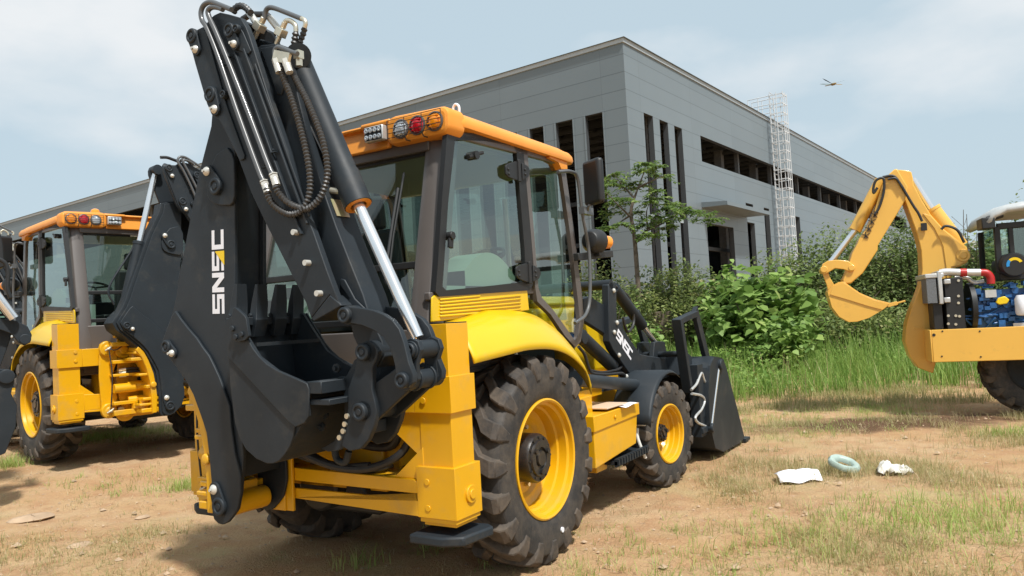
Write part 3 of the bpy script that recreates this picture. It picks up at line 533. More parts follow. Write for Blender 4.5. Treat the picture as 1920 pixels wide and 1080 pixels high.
# ---------------------------------------------------------------- cab
XC = .86
def side_ring(s, name, outer, inner, m, parent, x=XC, t=.035, bevel=.004):
    b = MB(); O_ = PX(outer, x); I_ = PX(inner, x); n = len(O_); d = np.array((t, 0, 0))
    rows = [O_, [p+d for p in O_], [p+d for p in I_], I_]
    for i in range(4):
        A, B = rows[i], rows[(i+1) % 4]; b.add(A+B, [(k, (k+1) % n, (k+1) % n+n, k+n) for k in range(n)])
    return mir(b, s).build(name, m, parent, bevel=bevel)
def cab_y(z): return -.86+(z-1.64)*.26
roofz = 2.86
cabroot = MB()
for s in (1, -1):       # corner posts
    rows = []
    for z in (1.10, 1.64, 2.0, 2.4, 2.88):
        y = cab_y(max(z, 1.5)); xo = .875-(z-1.64)*.03
        rows.append([(s*px_, py_, z) for px_, py_ in ((xo-.17, y-.005), (xo-.10, y-.022), (xo-.03, y-.0), (xo, y+.055), (xo+.003, y+.12), (xo-.05, y+.14), (xo-.17, y+.05))])
    cabroot.grid(rows, close=True, flip=(s > 0)); cabroot.add(rows[-1], [tuple(range(7))]); cabroot.add(rows[0], [tuple(range(7))])
cabroot.box((-.80, -.88, 1.05), (.80, -.82, 1.60)); cabroot.box((-.72, -.60, 2.74), (.72, -.52, 2.88)); cabroot.box((-.84, .92, 2.80), (.84, 1.0, 2.88))
cabroot.box((-.86, -.85, 1.02), (.86, 1.1, 1.10)); cabroot.box((-.84, -.80, 1.3), (-.80, .1, 1.62)); cabroot.box((.80, -.80, 1.3), (.84, .1, 1.62))
for s in (1, -1):
    for a, c, w in (((971, 268), (1001, 562), .05), ((1048, 312), (1082, 560), .035), ((1082, 560), (1080, 640), .04)):
        A, B = axx(*a, XC-.01), axx(*c, XC-.01); A[0] *= s; B[0] *= s; cabroot.beam(A, B, w, w*.9, up=(1, 0, 0))
    A, B = axx(838, 252, XC-.01), axx(1048, 306, XC-.01); A[0] *= s; B[0] *= s; cabroot.beam(A, B, .05, .09, up=(1, 0, 0))
    A, B = axx(800, 556, XC-.01), axx(1002, 545, XC-.01); A[0] *= s; B[0] *= s; cabroot.beam(A, B, .05, .045, up=(1, 0, 0))
cab = cabroot.build('cab_frame', M['brn'], BH, bevel=.008)
W1o = [(830, 250), (900, 252), (966, 264), (974, 285), (990, 470), (992, 535), (985, 545), (900, 551), (815, 557), (808, 548), (812, 500), (820, 380)]
W1i = [(845, 264), (900, 266), (955, 275), (961, 288), (976, 470), (978, 522), (970, 530), (900, 538), (828, 545), (821, 538), (824, 500), (832, 380)]
W2o = [(972, 268), (1010, 282), (1046, 300), (1054, 325), (1070, 440), (1085, 560), (1088, 600), (1082, 640), (1072, 652), (1052, 630), (1025, 590), (1000, 566), (996, 540), (988, 440), (979, 340)]
W2i = [(981, 284), (1010, 294), (1038, 310), (1046, 330), (1062, 440), (1076, 560), (1080, 600), (1076, 632), (1070, 638), (1056, 618), (1030, 582), (1008, 558), (1002, 540), (994, 440), (986, 340)]
for s in (1, -1):
    f1 = side_ring(s, 'window_frame', W1o, W1i, M['blk2'], BH, XC+.0); b = MB(); b.add(PX(W1i, XC+.018), [tuple(range(len(W1i)))]); mir(b, s).build('pane', M['glass'], f1, smooth=0)
    f2 = side_ring(s, 'door_frame', W2o, W2i, M['brn'], BH, XC+.0); b = MB(); b.add(PX(W2i, XC+.018), [tuple(range(len(W2i)))]); mir(b, s).build('pane', M['glass'], f2, smooth=0)
    for (cx, cy) in ((968, 322), (988, 513)):
        b = MB()
        b.prism(PX([(cx-23, cy-10), (cx-20, cy-14), (cx-5, cy-19), (cx+2, cy-18), (cx+2, cy+16), (cx-4, cy+16), (cx-18, cy+10), (cx-22, cy+5)], XC+.04), (.015, 0, 0)); b.prism(PX([(cx+9, cy-16), (cx+20, cy-9), (cx+23, cy), (cx+20, cy+10), (cx+9, cy+16)], XC+.04), (.015, 0, 0))
        A, B = axx(cx+4, cy-22, XC+.055), axx(cx+6, cy+19, XC+.055); b.cyl(A, B, .016, n=14)
        for q in ((cx-15, cy-5), (cx-14, cy+4), (cx+16, cy-4), (cx+17, cy+5)): c = axx(*q, XC+.055); b.lathe([(.010, 0), (.009, .008), (0, .010)], c, (1, 0, 0), 10)
        mir(b, s).build('door_hinge', M['blk2'], f2, bevel=.003)
    b = MB(); c = axx(887, 292, XC+.02); b.cyl(c-(.05, 0, 0), c+(.035, 0, 0), .028, n=20); b.cyl(c+(.02, .02, .012), c+(.02, .085, .03), .012); b.cyl(c+(.01, -.02, -.01), c+(.01, -.07, -.02), .014); mir(b, s).build('window_latch', M['blk2'], f1)
    b = MB(); A, B = axx(838, 443, XC+.02), axx(837, 466, XC+.02); b.cyl(A, A+(.05, 0, 0), .026, n=18); b.beam(A+(.03, 0, 0), B+(.03, 0, 0), .04, .02, up=(1, 0, 0)); mir(b, s).build('window_handle', M['blk2'], f1, bevel=.004)
# rear glass with its frame, wiper
rz0, rz1 = 1.66, 2.74
def rq(x, z, o=0): return np.array((x, cab_y(z)+.02+o, z))
b = MB()
for A, B in ((rq(-.72, rz1), rq(.72, rz1)), (rq(-.72, rz0), rq(.72, rz0)), (rq(-.72, 1.62), rq(-.72, rz1)), (rq(.72, 1.62), rq(.72, rz1)), (rq(-.7, 2.0), rq(.7, 2.0))): b.beam(A, B, .045, .03, up=(0, 1, 0))
b.beam(rq(-.7, 2.80), rq(.7, 2.80), .11, .05, up=(0, 1, 0))
rf = b.build('rear_window_frame', M['blk2'], BH, bevel=.006); b = MB(); b.add([rq(-.7, rz0), rq(.7, rz0), rq(.7, rz1), rq(-.7, rz1)], [(0, 1, 2, 3)]); b.build('pane', M['glassd'], rf, smooth=0)
b = MB(); b.tube([rq(.50, 1.92, -.03), rq(.50, 2.2, -.035), rq(.52, 2.62, -.03)], .008, 6, 1); b.tube([rq(.48, 2.05, -.04), rq(.485, 2.3, -.04), rq(.49, 2.52, -.035)], .011, 6, 1); b.cyl(rq(.5, 1.92, -.04), rq(.5, 1.92, .01), .03); b.build('rear_wiper', M['blk2'], rf)
b = MB(); b.box(rq(-.12, 2.72, -.03), rq(-.04, 2.80, .0)); b.build('window_catch', M['zinc'], rf, bevel=.004)
b = MB(); b.add([(-.8, 1.02, 1.6), (.8, 1.02, 1.6), (.8, .93, 2.8), (-.8, .93, 2.8)], [(3, 2, 1, 0)]); b.build('windscreen', M['glass'], BH, smooth=0)
b = MB(); b.box((-.83, 1.03, 1.02), (-.2, 1.07, 1.5)); b.box((.2, 1.03, 1.02), (.83, 1.07, 1.5)); b.box((-.2, 1.0, 1.0), (.2, 1.2, 1.7)); b.build('cab_bulkhead', M['blk2'], BH)
# roof
def ring(x, y0, y1, r, z, n=6, zf=None):
    pts = []
    for cx, cy, a0 in ((x-r, y1-r, 0), (-x+r, y1-r, 90), (-x+r, y0+r, 180), (x-r, y0+r, 270)):
        for i in range(n+1):
            a = R(a0+90*i/n); px_, py_ = cx+r*math.cos(a), cy+r*math.sin(a); t = (py_-.1)/1.0
            pts.append((px_, py_, z-.012*max(0, t)**2-.02*max(0, -t-.3)-.03*(px_/.9)**2))
    return pts
rows = [ring(.72, -.52, .92, .1, 2.875), ring(.86, -.56, 1.00, .12, 2.875), ring(.90, -.58, 1.04, .12, 2.905), ring(.94, -.60, 1.09, .12, 2.905), ring(.945, -.605, 1.10, .12, 2.925), ring(.94, -.60, 1.095, .12, 2.955), ring(.92, -.59, 1.08, .12, 2.982), ring(.90, -.57, 1.05, .12, 2.99), ring(.87, -.55, 1.02, .12, 3.01), ring(.70, -.40, .85, .12, 3.035), ring(.3, -.1, .4, .1, 3.045)]
b = MB(); b.grid(rows, close=True); b.add(rows[-1], [tuple(range(len(rows[-1])))]); b.add(rows[0], [tuple(range(len(rows[0])-1, -1, -1))])
b.box((-.5, .92, 2.84), (.5, 1.14, 2.9))
for s in (1, -1): b.prism([(p[0]*s, p[1], p[2]) for p in PX([(1040, 282), (1052, 286), (1062, 292), (1064, 317), (1053, 317), (1047, 304), (1030, 295)], .925)], (-.06*s, 0, 0))
roof = b.build('roof', M['org'], BH, smooth=40)
b = MB(); b.prism([(-.42, -.60, 2.97), (.42, -.60, 2.97), (.42, -.64, 2.80), (-.42, -.63, 2.80)], (0, .04, 0)); b.box((-.44, -.64, 2.955), (.44, -.56, 2.98)); b.build('roof_fascia', M['org'], roof, bevel=.012)
for s in (1, -1):
    b = MB(); rr = []
    for yy, ins in ((-.50, 0), (-.635, 0), (-.658, .012), (-.665, .03)):
        pts = []
        for cx, cz, a0 in ((.935-.07, 2.985-.06, 0), (.43+.06, 2.985-.05, 90), (.43+.06, 2.80+.06, 180), (.935-.07, 2.80+.06, 270)):
            for i in range(6): a = R(a0+18*i); pts.append((cx+(.07-ins)*math.cos(a), yy, cz+(.06-ins)*math.sin(a)))
        rr.append(pts)
    b.grid(rr, close=True, flip=False); b.add(rr[-1], [tuple(range(24))]); cl = mir(b, s).build('lamp_housing', M['org'], roof, smooth=40)
    b = MB(); b.box((.20, -.665, 2.95), (.46, -.58, 2.985)); mir(b, s).build('lamp_visor', M['org'], roof, bevel=.015)
    for x, m, nm in ((.555, 'clr', 'clear_lamp'), (.69, 'red', 'red_lamp'), (.83, 'amb', 'amber_lamp')):
        b = MB(); b.lathe([(.0, .026), (.03, .024), (.05, .012), (.056, 0), (.056, -.01)], (x, -.664, 2.893), (0, -1, 0), 28)
        for k in range(4): z = 2.86+k*.022; h = math.sqrt(max(0, .05**2-(z-2.893)**2)); b.box((x-h, -.689, z-.003), (x+h, -.679, z+.003))
        mir(b, s).build(nm, M[m], cl, smooth=40)
        b = MB(); b.lathe([(.064, 0), (.064, .008), (.055, .012), (.055, 0)], (x, -.666, 2.893), (0, -1, 0), 28); mir(b, s).build('lamp_bezel', M['brn'], cl)
    b = MB()
    for z in (2.835, 2.865, 2.895, 2.925, 2.95): b.tube([(.48, -.715, z), (.91, -.715, z)], .0022, 5, 1)
    for x in (.48, .62, .76, .91): b.tube([(x, -.715, 2.83), (x, -.715, 2.952)], .0028, 5, 1)
    for x in (.62, .76): b.tube([(x, -.715, 2.83), (x, -.70, 2.805), (x, -.66, 2.805)], .004, 5, 1)
    mir(b, s).build('lamp_guard', M['blk2'], cl)
    b = MB(); b.box((.265, -.70, 2.845), (.425, -.65, 2.945)); ld = mir(b, s).build('led_work_lamp', M['alu'], roof, bevel=.008)
    b = MB()
    for i in range(4):
        for k in range(2): b.lathe([(.014, .0), (.017, .006), (.008, .009), (0, .004)], (.289+i*.037, -.70, 2.872+k*.045), (0, -1, 0), 10)
    mir(b, s).build('led_lens', M['clr'], ld); b = MB(); b.box((.272, -.7012, 2.852), (.418, -.70, 2.938)); mir(b, s).build('led_panel', M['blk2'], ld)
b = MB(); b.tube([(.80, -.42, 2.985), (.80, -.42, 3.035), (.82, -.42, 3.055), (.845, -.42, 3.035), (.845, -.42, 2.985)], .009); b.build('lifting_eye', M['wht'], roof)
b = MB(); b.lathe([(.055, 0), (.055, .03), (.045, .06), (.02, .075), (0, .077)], (-.45, -.35, 3.01), (0, 0, 1), 20); b.build('beacon', M['amb'], roof)
b = MB(); b.box((-.8, -.5, 2.80), (.8, .92, 2.838)); b.build('headliner', M['lin'], BH)
# inside the cab
b = MB(); b.box((-.8, -.8, 1.10), (.8, 1.0, 1.16)); b.box((-.55, -.5, 1.1), (.55, .0, 1.45)); b.build('cab_floor', M['blk2'], BH)
b = MB(); b.box((-.26, -.35, 1.50), (.26, .15, 1.64)); b.prism([(-.25, -.38, 1.6), (-.25, -.26, 1.6), (-.25, -.36, 2.30), (-.25, -.46, 2.30)], (.50, 0, 0)); b.prism([(-.14, -.43, 2.31), (-.14, -.35, 2.31), (-.14, -.37, 2.52), (-.14, -.45, 2.52)], (.28, 0, 0)); b.box((-.2, -.3, 1.16), (.2, .1, 1.5)); b.build('seat', M['foam'], BH, bevel=.03, bseg=3)
for s in (1, -1):
    b = MB(); n = 14; rows = []
    for x in (.845, .62, .58): 
        h = .26 if x > .6 else .20
        rows.append([(x, -.45+.62*(i/n), 1.83+h*math.sin(math.pi*(.12+.80*i/n))**.7) for i in range(n+1)])
    rows = [[(x, y, 1.70) for x, y, z in rows[0]]]+rows+[[(x, y, 1.2) for x, y, z in rows[-1]]]; b.grid(rows, flip=False); b.box((.60, -.7, 1.6), (.845, .2, 1.86)); mir(b, s).build('wheel_arch_cover', M['grn'], BH, smooth=50)
    b = MB(); b.box((.36, -.55, 1.6), (.46, .05, 1.74)); b.cyl((.41, -.05, 1.74), (.43, -.02, 1.95), .014); b.lathe([(0, 0), (.03, .02), (.03, .05), (0, .07)], (.43, -.02, 1.93), (0, 0, 1), 14); mir(b, s).build('control_lever', M['blk2'], BH, bevel=.02)
b = MB(); b.beam((0, .75, 1.2), axx(905, 490, 0)+(0, .05, -.06), .14, .12); b.box((-.2, .62, 1.75), (.2, .95, 1.95)); b.build('steering_console', M['blk2'], BH, bevel=.03)
b = MB(); th = np.linspace(0, 2*math.pi, 33); nn = np.array((0, -.45, .9)); a_ = np.array((1, 0, 0.)); b_ = np.cross(nn/np.linalg.norm(nn), a_); cw = axx(905, 484, 0); b.tube([cw+.2*(math.cos(t)*a_+math.sin(t)*b_) for t in th], .016, 8, 1)
for t in (0.3, 2.4, 4.5): b.tube([cw, cw+.2*(math.cos(t)*a_+math.sin(t)*b_)], .014, 8, 1)
b.build('steering_wheel', M['blk2'], BH)
b = MB(); b.box((-.82, -.5, 1.2), (-.80, -.1, 1.7)); b.tube([(.55, .6, 1.2), (.62, .45, 2.55)], .02, 8, 1); b.build('grab_bar', M['alu'], BH)
# louvre panel, fenders
for s in (1, -1):
    b = MB(); b.prism(PX([(806, 604), (807, 558), (812, 554), (980, 538), (986, 541), (990, 582), (930, 590)], .872), (.012, 0, 0))
    for i in range(6):
        y0 = 590-i*6.2
        A, B = axx(825, y0+3, .888), axx(976, y0-10-(0 if i < 3 else 1), .888)
        if i == 5: B = axx(900, y0-4, .888)
        b.beam(A, B, .014, .016, up=(1, 0, 0))
    mir(b, s).build('louvre_panel', M['yel2'], BH, bevel=.006)
    # fender: inner line, crown, lip
    yy = np.linspace(-.835, .60, 26)
    def prof(y):
        t = np.clip((y+.3)/.92, 0, 1); drop = .20*t**3.2
        return [(.86, 1.70-.10*np.clip((-.3-y)/.6, 0, 1)-drop*1.1), (.95, 1.685-.085*np.clip((-.3-y)/.6, 0, 1)-drop*1.15), (1.03, 1.63-.06*np.clip((-.3-y)/.6, 0, 1)-drop*1.2), (1.09, 1.56-.05*np.clip((-.3-y)/.6, 0, 1)-drop*1.2), (1.135, 1.475-.045*np.clip((-.25-y)/.6, 0, 1)-drop*1.15), (1.15, 1.425-.04*np.clip((-.25-y)/.6, 0, 1)-drop*1.1)]
    rows = [[(x, y, z) for x, z in prof(y)] for y in yy]
    base = prof(.60)
    for k, (dy, dz, xi) in enumerate(((.04, -.05, 0), (.07, -.11, 0), (.085, -.18, -.005))): rows.append([(x+xi, .60+dy, z+dz*(1 if i > 3 else 1)) for i, (x, z) in enumerate(base)])
    b = MB(); b.grid(rows, flip=True); o = mir(b, s).build('fender', M['yel2'], BH, smooth=60, solid=.012)
    b = MB(); b.box((.70, -.8, 1.32), (.88, .4, 1.34)); b.box((.52, -.82, .95), (.56, .6, 1.6)); mir(b, s).build('fender_inner_panel', M['blk2'], BH)
# mirrors, work lamps and grab rails in front
for s in (1, -1):
    c = axx(1116, 340, 1.12); b = MB(); b.box(c-(.13, .03, .185), c+(.10, .035, .18), rot=Matrix.Rotation(-.5*1, 3, 'Z')); mo = mir(b, s).build('mirror', M['blk2'], BH, bevel=.035, bseg=4)
    b = MB(); b.tube([axx(*p, 1.0) for p in ((1046, 322), (1070, 322), (1083, 335), (1092, 400), (1104, 470), (1106, 555), (1098, 590), (1078, 606))], .014, 10, 5)
    b.tube([axx(1122, 372, 1.1), axx(1104, 386, 1.05), axx(1101, 402, 1.0)], .012, 8, 4); b.box(axx(1091, 388, 1.0)-(.02, .02, 0), axx(1105, 404, 1.0)+(.03, .02, 0)); mir(b, s).build('mirror_arm', M['steel'], mo)
    b = MB(); c = axx(1113, 452, .98); b.lathe([(0, -.10), (.07, -.08), (.10, -.02), (.105, .06), (.09, .075), (0, .07)], c, (0, 1, -.05), 24); b.beam(axx(1080, 482, .95), axx(1145, 476, .95), .05, .06); b.box(axx(1118, 470, .98)-(.04, .03, .05), axx(1118, 470, .98)+(.04, .03, .04)); wl = mir(b, s).build('work_lamp', M['blk2'], BH, bevel=.006)
    b = MB(); c2 = axx(1133, 454, 1.02); b.lathe([(0, -.035), (.04, -.03), (.055, 0), (.055, .05), (.045, .06), (0, .06)], c2, (.2, 1, 0), 20); mir(b, s).build('indicator_lens', M['amb'], wl)
# hood, tanks, step box
b = MB(); b.box((-.42, 1.15, 1.05), (.42, 2.75, 1.72)); b.box((-.40, 1.2, 1.70), (.40, 2.2, 1.82)); b.build('hood', M['yel2'], BH, bevel=.06, bseg=4)
b = MB(); t_ = PX([(1105, 800), (1183, 760), (1183, 820), (1105, 880)], 1.04); b.prism([(1.04, .90, .44), (1.04, .90, .83), (1.04, 1.80, .83), (1.04, 1.72, .50)], (-.42, 0, 0)); b.prism([(1.052, .89, .72), (1.052, .89, .845), (1.052, 1.81, .845), (1.052, 1.81, .74)], (-.45, 0, 0)); b.box((.58, .80, .84), (.92, 1.15, .98)); b.box((.60, .78, .96), (.90, 1.20, 1.03)); b.box((.46, 1.2, .9), (.66, 1.9, 1.02)); b.box((.7, 1.1, .36), (.95, 1.3, .44))
b.cyl((1.053, 1.28, .79), (1.066, 1.28, .79), .015); st = b.build('step_tank', M['yel'], BH, bevel=.018, bseg=3)
b = MB(); b.box((.72, 1.25, .40), (1.06, 1.95, .43)); 
for i in range(12): b.box((1.06, 1.26+i*.056, .395), (1.075, 1.285+i*.056, .445))
b.box((1.04, 1.25, .385), (1.06, 1.95, .45)); b.build('foot_step', M['blk'], st)
mir(MB().add([tuple(p) for p in [(.62, .9, .44), (1.04, .9, .44), (1.04, 1.75, .44), (.62, 1.75, .44), (.62, .9, .83), (1.04, .9, .83), (1.04, 1.75, .83), (.62, 1.75, .83)]], [(3, 2, 1, 0), (4, 5, 6, 7), (0, 1, 5, 4), (1, 2, 6, 5), (2, 3, 7, 6), (3, 0, 4, 7)]), -1).build('fuel_tank', M['yel'], BH, bevel=.02)
# loader arms
XL = .78
for s in (1, -1):
    b = MB(); b.prism(PX([(1085, 561), (1096, 556), (1120, 570), (1143, 588), (1147, 645), (1118, 622), (1086, 602)], XL-.10), (.05, 0, 0))
    b.prism(PX([(1141, 534), (1145, 528), (1152, 529), (1156, 540), (1157, 598), (1200, 664), (1222, 668), (1248, 672), (1256, 706), (1230, 716), (1190, 714), (1150, 656), (1143, 640)], XL), (-.07, 0, 0))
    la = mir(b, s).build('loader_arm', M['blk'], BH, bevel=.008)
    b = MB(); b.cyl(axx(1086, 628, XL-.09), axx(1148, 686, XL-.09), .062, n=20); b.cyl(axx(1146, 684, XL-.09), axx(1170, 704, XL-.09), .035); b.lathe([(0, -.05), (.06, -.04), (.07, 0), (.06, .04), (0, .05)], axx(1089, 632, XL-.05), (1, 0, 0), 16); mir(b, s).build('lift_cylinder', M['blk'], BH)
    b = MB(); A, B = axx(1151, 540, XL-.13), axx(1204, 610, XL-.13); b.cyl(A, B, .058, n=20); tc_ = mir(b, s).build('tilt_cylinder', M['blk'], BH); b = MB(); b.cyl(B, axx(1230, 645, XL-.13), .030, n=16); mir(b, s).build('cylinder_rod', M['chr'], tc_)
    b = MB(); b.tube([axx(*p, XL-.1) for p in ((1152, 536), (1166, 545), (1180, 560), (1188, 590), (1187, 610), (1178, 622), (1172, 612), (1168, 595))], .014); mir(b, s).build('loader_hose', M['hose'], tc_)
    b = MB(); b.prism(PX([(1219, 642), (1228, 640), (1238, 641), (1241, 655), (1256, 700), (1244, 704), (1228, 665), (1224, 700), (1214, 700), (1217, 665)], XL-.1), (.05, 0, 0)); b.prism([p+(-.12, 0, 0) for p in PX([(1219, 642), (1228, 640), (1238, 641), (1241, 655), (1256, 700), (1244, 704), (1228, 665), (1224, 700), (1214, 700), (1217, 665)], XL-.1)], (-.03, 0, 0)); mir(b, s).build('tilt_lever', M['blk'], BH, bevel=.006)
    b = MB(); c = axx(1156, 608, XL); 
    for q in ((1156, 605), (1151, 623), (1160, 666), (1174, 706), (1150, 545)): c = axx(*q, XL+.002); b.lathe([(.022, 0), (.022, .01), (.012, .02), (0, .02)], c, (1, 0, 0), 12)
    mir(b, s).build('arm_bolts', M['hex'], la)
    # front fender
    b = MB(); n = 12; rows = [[(x, 2.41+.575*math.cos(a), .49+.585*math.sin(a)) for x in (.74, .76, 1.10, 1.13)] for a in np.linspace(R(62), R(165), n)]; 
    for r_ in rows: r_[0] = (r_[0][0], r_[0][1], r_[0][2]-.03); r_[3] = (r_[3][0], r_[3][1], r_[3][2]-.025)
    b.grid(rows); b.beam((.5, 1.95, .92), (.85, 2.1, .98), .04, .04); mir(b, s).build('front_fender', M['blk'], BH, solid=.008, smooth=50)
b = MB(); b.cyl((-.78, *axx(1146, 533, XL)[1:]), (.78, *axx(1146, 533, XL)[1:]), .045, n=16); b.build('cross_tube', M['blk'], BH); b = MB(); b.cyl((-.78, *axx(1225, 690, XL)[1:]), (.78, *axx(1225, 690, XL)[1:]), .06, n=16); b.build('cross_tube', M['blk'], BH)
o0 = axx(1155, 634, XL+.001); o1 = axx(1183, 676, XL+.001); uu = o1-o0; Lh = np.linalg.norm(uu); uu /= Lh; vv = np.array([0, -uu[2], uu[1]]); letters(BH, o0-vv*.0, uu, vv, (1, 0, 0), Lh/4*.96, .105, Lh*.01, tri=False)
b = MB(); b.cyl(axx(1082, 712, .9), axx(1190, 722, .9), .055, n=20); b.cyl(axx(1078, 712, .92), axx(1082, 712, .92), .07); b.build('air_tank', M['blk'], BH)
b = MB(); b.tube([axx(*p, .8) for p in ((1085, 650), (1096, 665), (1104, 690), (1112, 700), (1140, 702), (1165, 700), (1172, 705))], .014); b.tube([axx(*p, .75) for p in ((1105, 694), (1130, 698), (1160, 692), (1170, 680), (1176, 700))], .012); b.build('brake_hose', M['hose'], BH)
# loader bucket (clam type) at the front
b = MB(); sp_ = [(3.62, 1.02), (3.78, 1.10), (4.12, 1.06), (4.22, .95), (4.55, .45), (4.78, .07), (4.62, .035), (3.9, .05), (3.62, .14), (3.48, .40), (3.50, .75)]
for x in (1.12, -1.145): b.prism([(x, y, z) for y, z in sp_], (.025, 0, 0))
back = [(4.22, .98), (4.1, 1.06), (3.78, 1.10), (3.60, 1.0), (3.50, .75), (3.48, .40), (3.62, .14), (3.9, .05), (4.62, .035), (4.85, .03)]
rows = [[(-1.12, y, z), (1.12, y, z), (1.12, y+.02, z+.012), (-1.12, y+.02, z+.012)] for y, z in back]; b.grid(rows, close=True)
for i in range(5): b.box((-1.1+i*.54, 4.78, .015), (-1.0+i*.54, 4.98, .05))
b.box((-1.1, 3.40, .36), (1.1, 3.50, .5)); b.box((1.0, 3.32, .3), (1.1, 3.5, 1.05))
lb = b.build('loader_bucket', M['blk'], BH, bevel=.006)
for s in (1, -1):
    b = MB(); A, B = axx(1345, 684, 1.12), axx(1330, 802, 1.12); b.cyl(A, B, .035, n=16); mir(b, s).build('clam_cylinder', M['chr'], lb)
    b = MB(); b.cyl(A-(.1, 0, 0), A+(.06, 0, 0), .06); b.box(A-(.12, .25, .05), A+(.02, .05, .05)); mir(b, s).build('clam_bracket', M['blk'], lb, bevel=.01); b = MB(); b.cyl(B-(.12, 0, 0), B+(.05, 0, 0), .05); b.box(B-(.14, .2, .04), B+(0, .1, .03)); mir(b, s).build('clam_bracket', M['blk'], lb, bevel=.01)
    b = MB(); b.tube([axx(*p, 1.1) for p in ((1296, 731), (1306, 720), (1312, 705), (1316, 700), (1320, 712), (1326, 722), (1336, 730))], .014); b.tube([axx(*p, 1.1) for p in ((1297, 738), (1315, 742), (1321, 752), (1315, 768), (1304, 782), (1308, 792), (1320, 798), (1330, 803))], .014); mir(b, s).build('grey_hose', M['alu'], lb)
for x in (1.02, .35):
    b = MB(); A, B, C_ = axx(1270, 603, x), axx(1290, 735, x), axx(1302, 588, x)
    if x == 1.02: a0, b0, c0_ = A.copy(), B.copy(), C_.copy()
    A, B, C_ = a0+(x-1.02, 0, 0), b0+(x-1.02, 0, 0), c0_+(x-1.02, 0, 0)
    b.beam(A+(0, 0, .03), B, .10, .07, up=(0, 1, 0)); b.beam(A, C_, .09, .06); b.beam(C_+(0, 0, .05), C_+(0, .45, -.75), .12, .05, up=(1, 0, 0)); b.build('guard_frame', M['blk'], lb, bevel=.006)
b = MB(); b.prism([(-.9, 3.3, .95), (-.9, 3.62, .95), (-.9, 3.62, 1.12), (-.9, 3.42, 1.2)], (.5, 0, 0)); b.prism([(.45, 3.3, .95), (.45, 3.62, .95), (.45, 3.62, 1.12), (.45, 3.42, 1.2)], (.5, 0, 0)); b.cyl((-1.0, 3.2, 1.18), (1, 3.2, 1.18), .03); b.build('bucket_bracket', M['blk'], lb, bevel=.006)
# things lying on / tied to the machine
b = MB(); b.box((.70, 1.15, 0), (1.05, 1.55, .012)); o = b.build('booklet', M['kraft'], None, bevel=.003); o.parent = None
o.matrix_world = Matrix.Translation(Vector(V.O)+Vector((0, 0, .865)))@Matrix.Rotation(-YAW, 4, 'Z'); tag(o, 'tan booklet lying on the yellow step box beside the rear wheel', 'booklet')
b = MB(); g = [[(.78+i*.04, 1.40+j*.05, .003+.006*math.sin(i*1.3+j)) for i in range(9)] for j in range(7)]; b.grid(g); o2 = b.build('paper_sheet', M['paper'], None, solid=.001); o2.matrix_world = Matrix.Translation(Vector(V.O)+Vector((0, 0, .852)))@Matrix.Rotation(-YAW, 4, 'Z'); tag(o2, 'white sheet of paper under the booklet on the step box', 'paper')
def place(o): o.matrix_world = Matrix.Translation(Vector(V.O))@Matrix.Rotation(-YAW, 4, 'Z')
b = MB(); c = axx(1204, 788, 1.02); rows = []
for j in range(8):
    t = j/7; rows.append([(.86+.2*i/4, 2.41-.50*math.cos(.25+t*.42)-.02-.012*math.sin(t*9+i), .495+.515*math.sin(.25+t*.42)) for i in range(5)])
b.grid(rows)
b.tube([(.98, 1.905, .60), (.99, 1.88, .52), (1.02, 1.885, .42), (1.04, 1.91, .34)], .014)
o = b.build('plastic_wrap', M['bag'], None, solid=.002); place(o); tag(o, 'crumpled white plastic wrap stuck on the tread of the front wheel', 'plastic wrap')

# ---------------------------------------------------------------- the other backhoe loaders: copies with their parts
KM = kidmap()
SHIFT = ('boom', 'crowd_cyl', 'dipper', 'inner_dip', 'bucket', 'tipping', 'rod_yoke', 'lower_link', 'coupler', 'swing_post', 'slide_carr')
for k_ in list(KM):
    if k_.startswith('boom'): KM[k_] = [o for o in KM[k_] if not o.name.startswith('lettering')]
def reroot(O, yaw, label):
    c = copy_tree(BH, KM); c.location = O
    for ch in COL.objects:
        if ch.parent == c and ch.name.startswith(SHIFT): ch.location.x += .22
    c.rotation_euler = (0, 0, -yaw); c['label'] = label; return c
reroot((-5.16, 10.09, .228), R(-47.6), 'second backhoe loader on the left, its rear swing frame and lever-side cab facing the camera')
reroot((-9.9, 13.4, .20), R(-40), 'backhoe loader mostly hidden behind the second one at the far left edge, orange roof showing')
# the rod, link and arm of a further machine that cuts in at the left edge
ED = Frame((-4.75, 7.4, 0), R(-40))
def el(pts, y=0): return [ED.at(a, b, 'Y', y) for a, b in pts]
pe = empty('parked_digger_arm', tuple(ED.O), -ED.yaw); tag(pe, 'black folded arm end of another machine cutting in at the left edge', 'digger arm', 'backhoe loaders parked on the dirt lot')
del pe['group']
b = MB(); b.prism(el([(-60, 590), (0, 597), (30, 601), (52, 612), (60, 628), (57, 642), (46, 648), (34, 642), (22, 626), (0, 618), (-60, 612)]), (0, .05, 0)); b.prism(el([(-60, 600), (20, 618), (18, 640), (8, 668), (0, 690), (-60, 700)], .1), (0, .04, 0)); q = el([(47, 636)])[0]; b.cyl(q-(0, .02, 0), q+(0, .4, 0), .05); b.build('tipping_link', M['blk'], pe, bevel=.006)
b = MB(); b.prism(el([(-40, 690), (8, 692), (22, 700), (26, 715), (21, 738), (32, 760), (30, 800), (10, 850), (-40, 870)], .05), (0, .05, 0)); q = el([(12, 706)], .05)[0]; b.lathe([(.07, 0), (.07, .03), (.03, .035), (0, .03)], q, (0, -1, 0), 20); b.build('bucket_ear', M['blk'], pe, bevel=.006)
A, B = el([(-40, 510), (26, 597)], -.05); b = MB(); b.cyl(A, B, .045, n=20); b.build('cylinder_rod', M['chr'], pe)
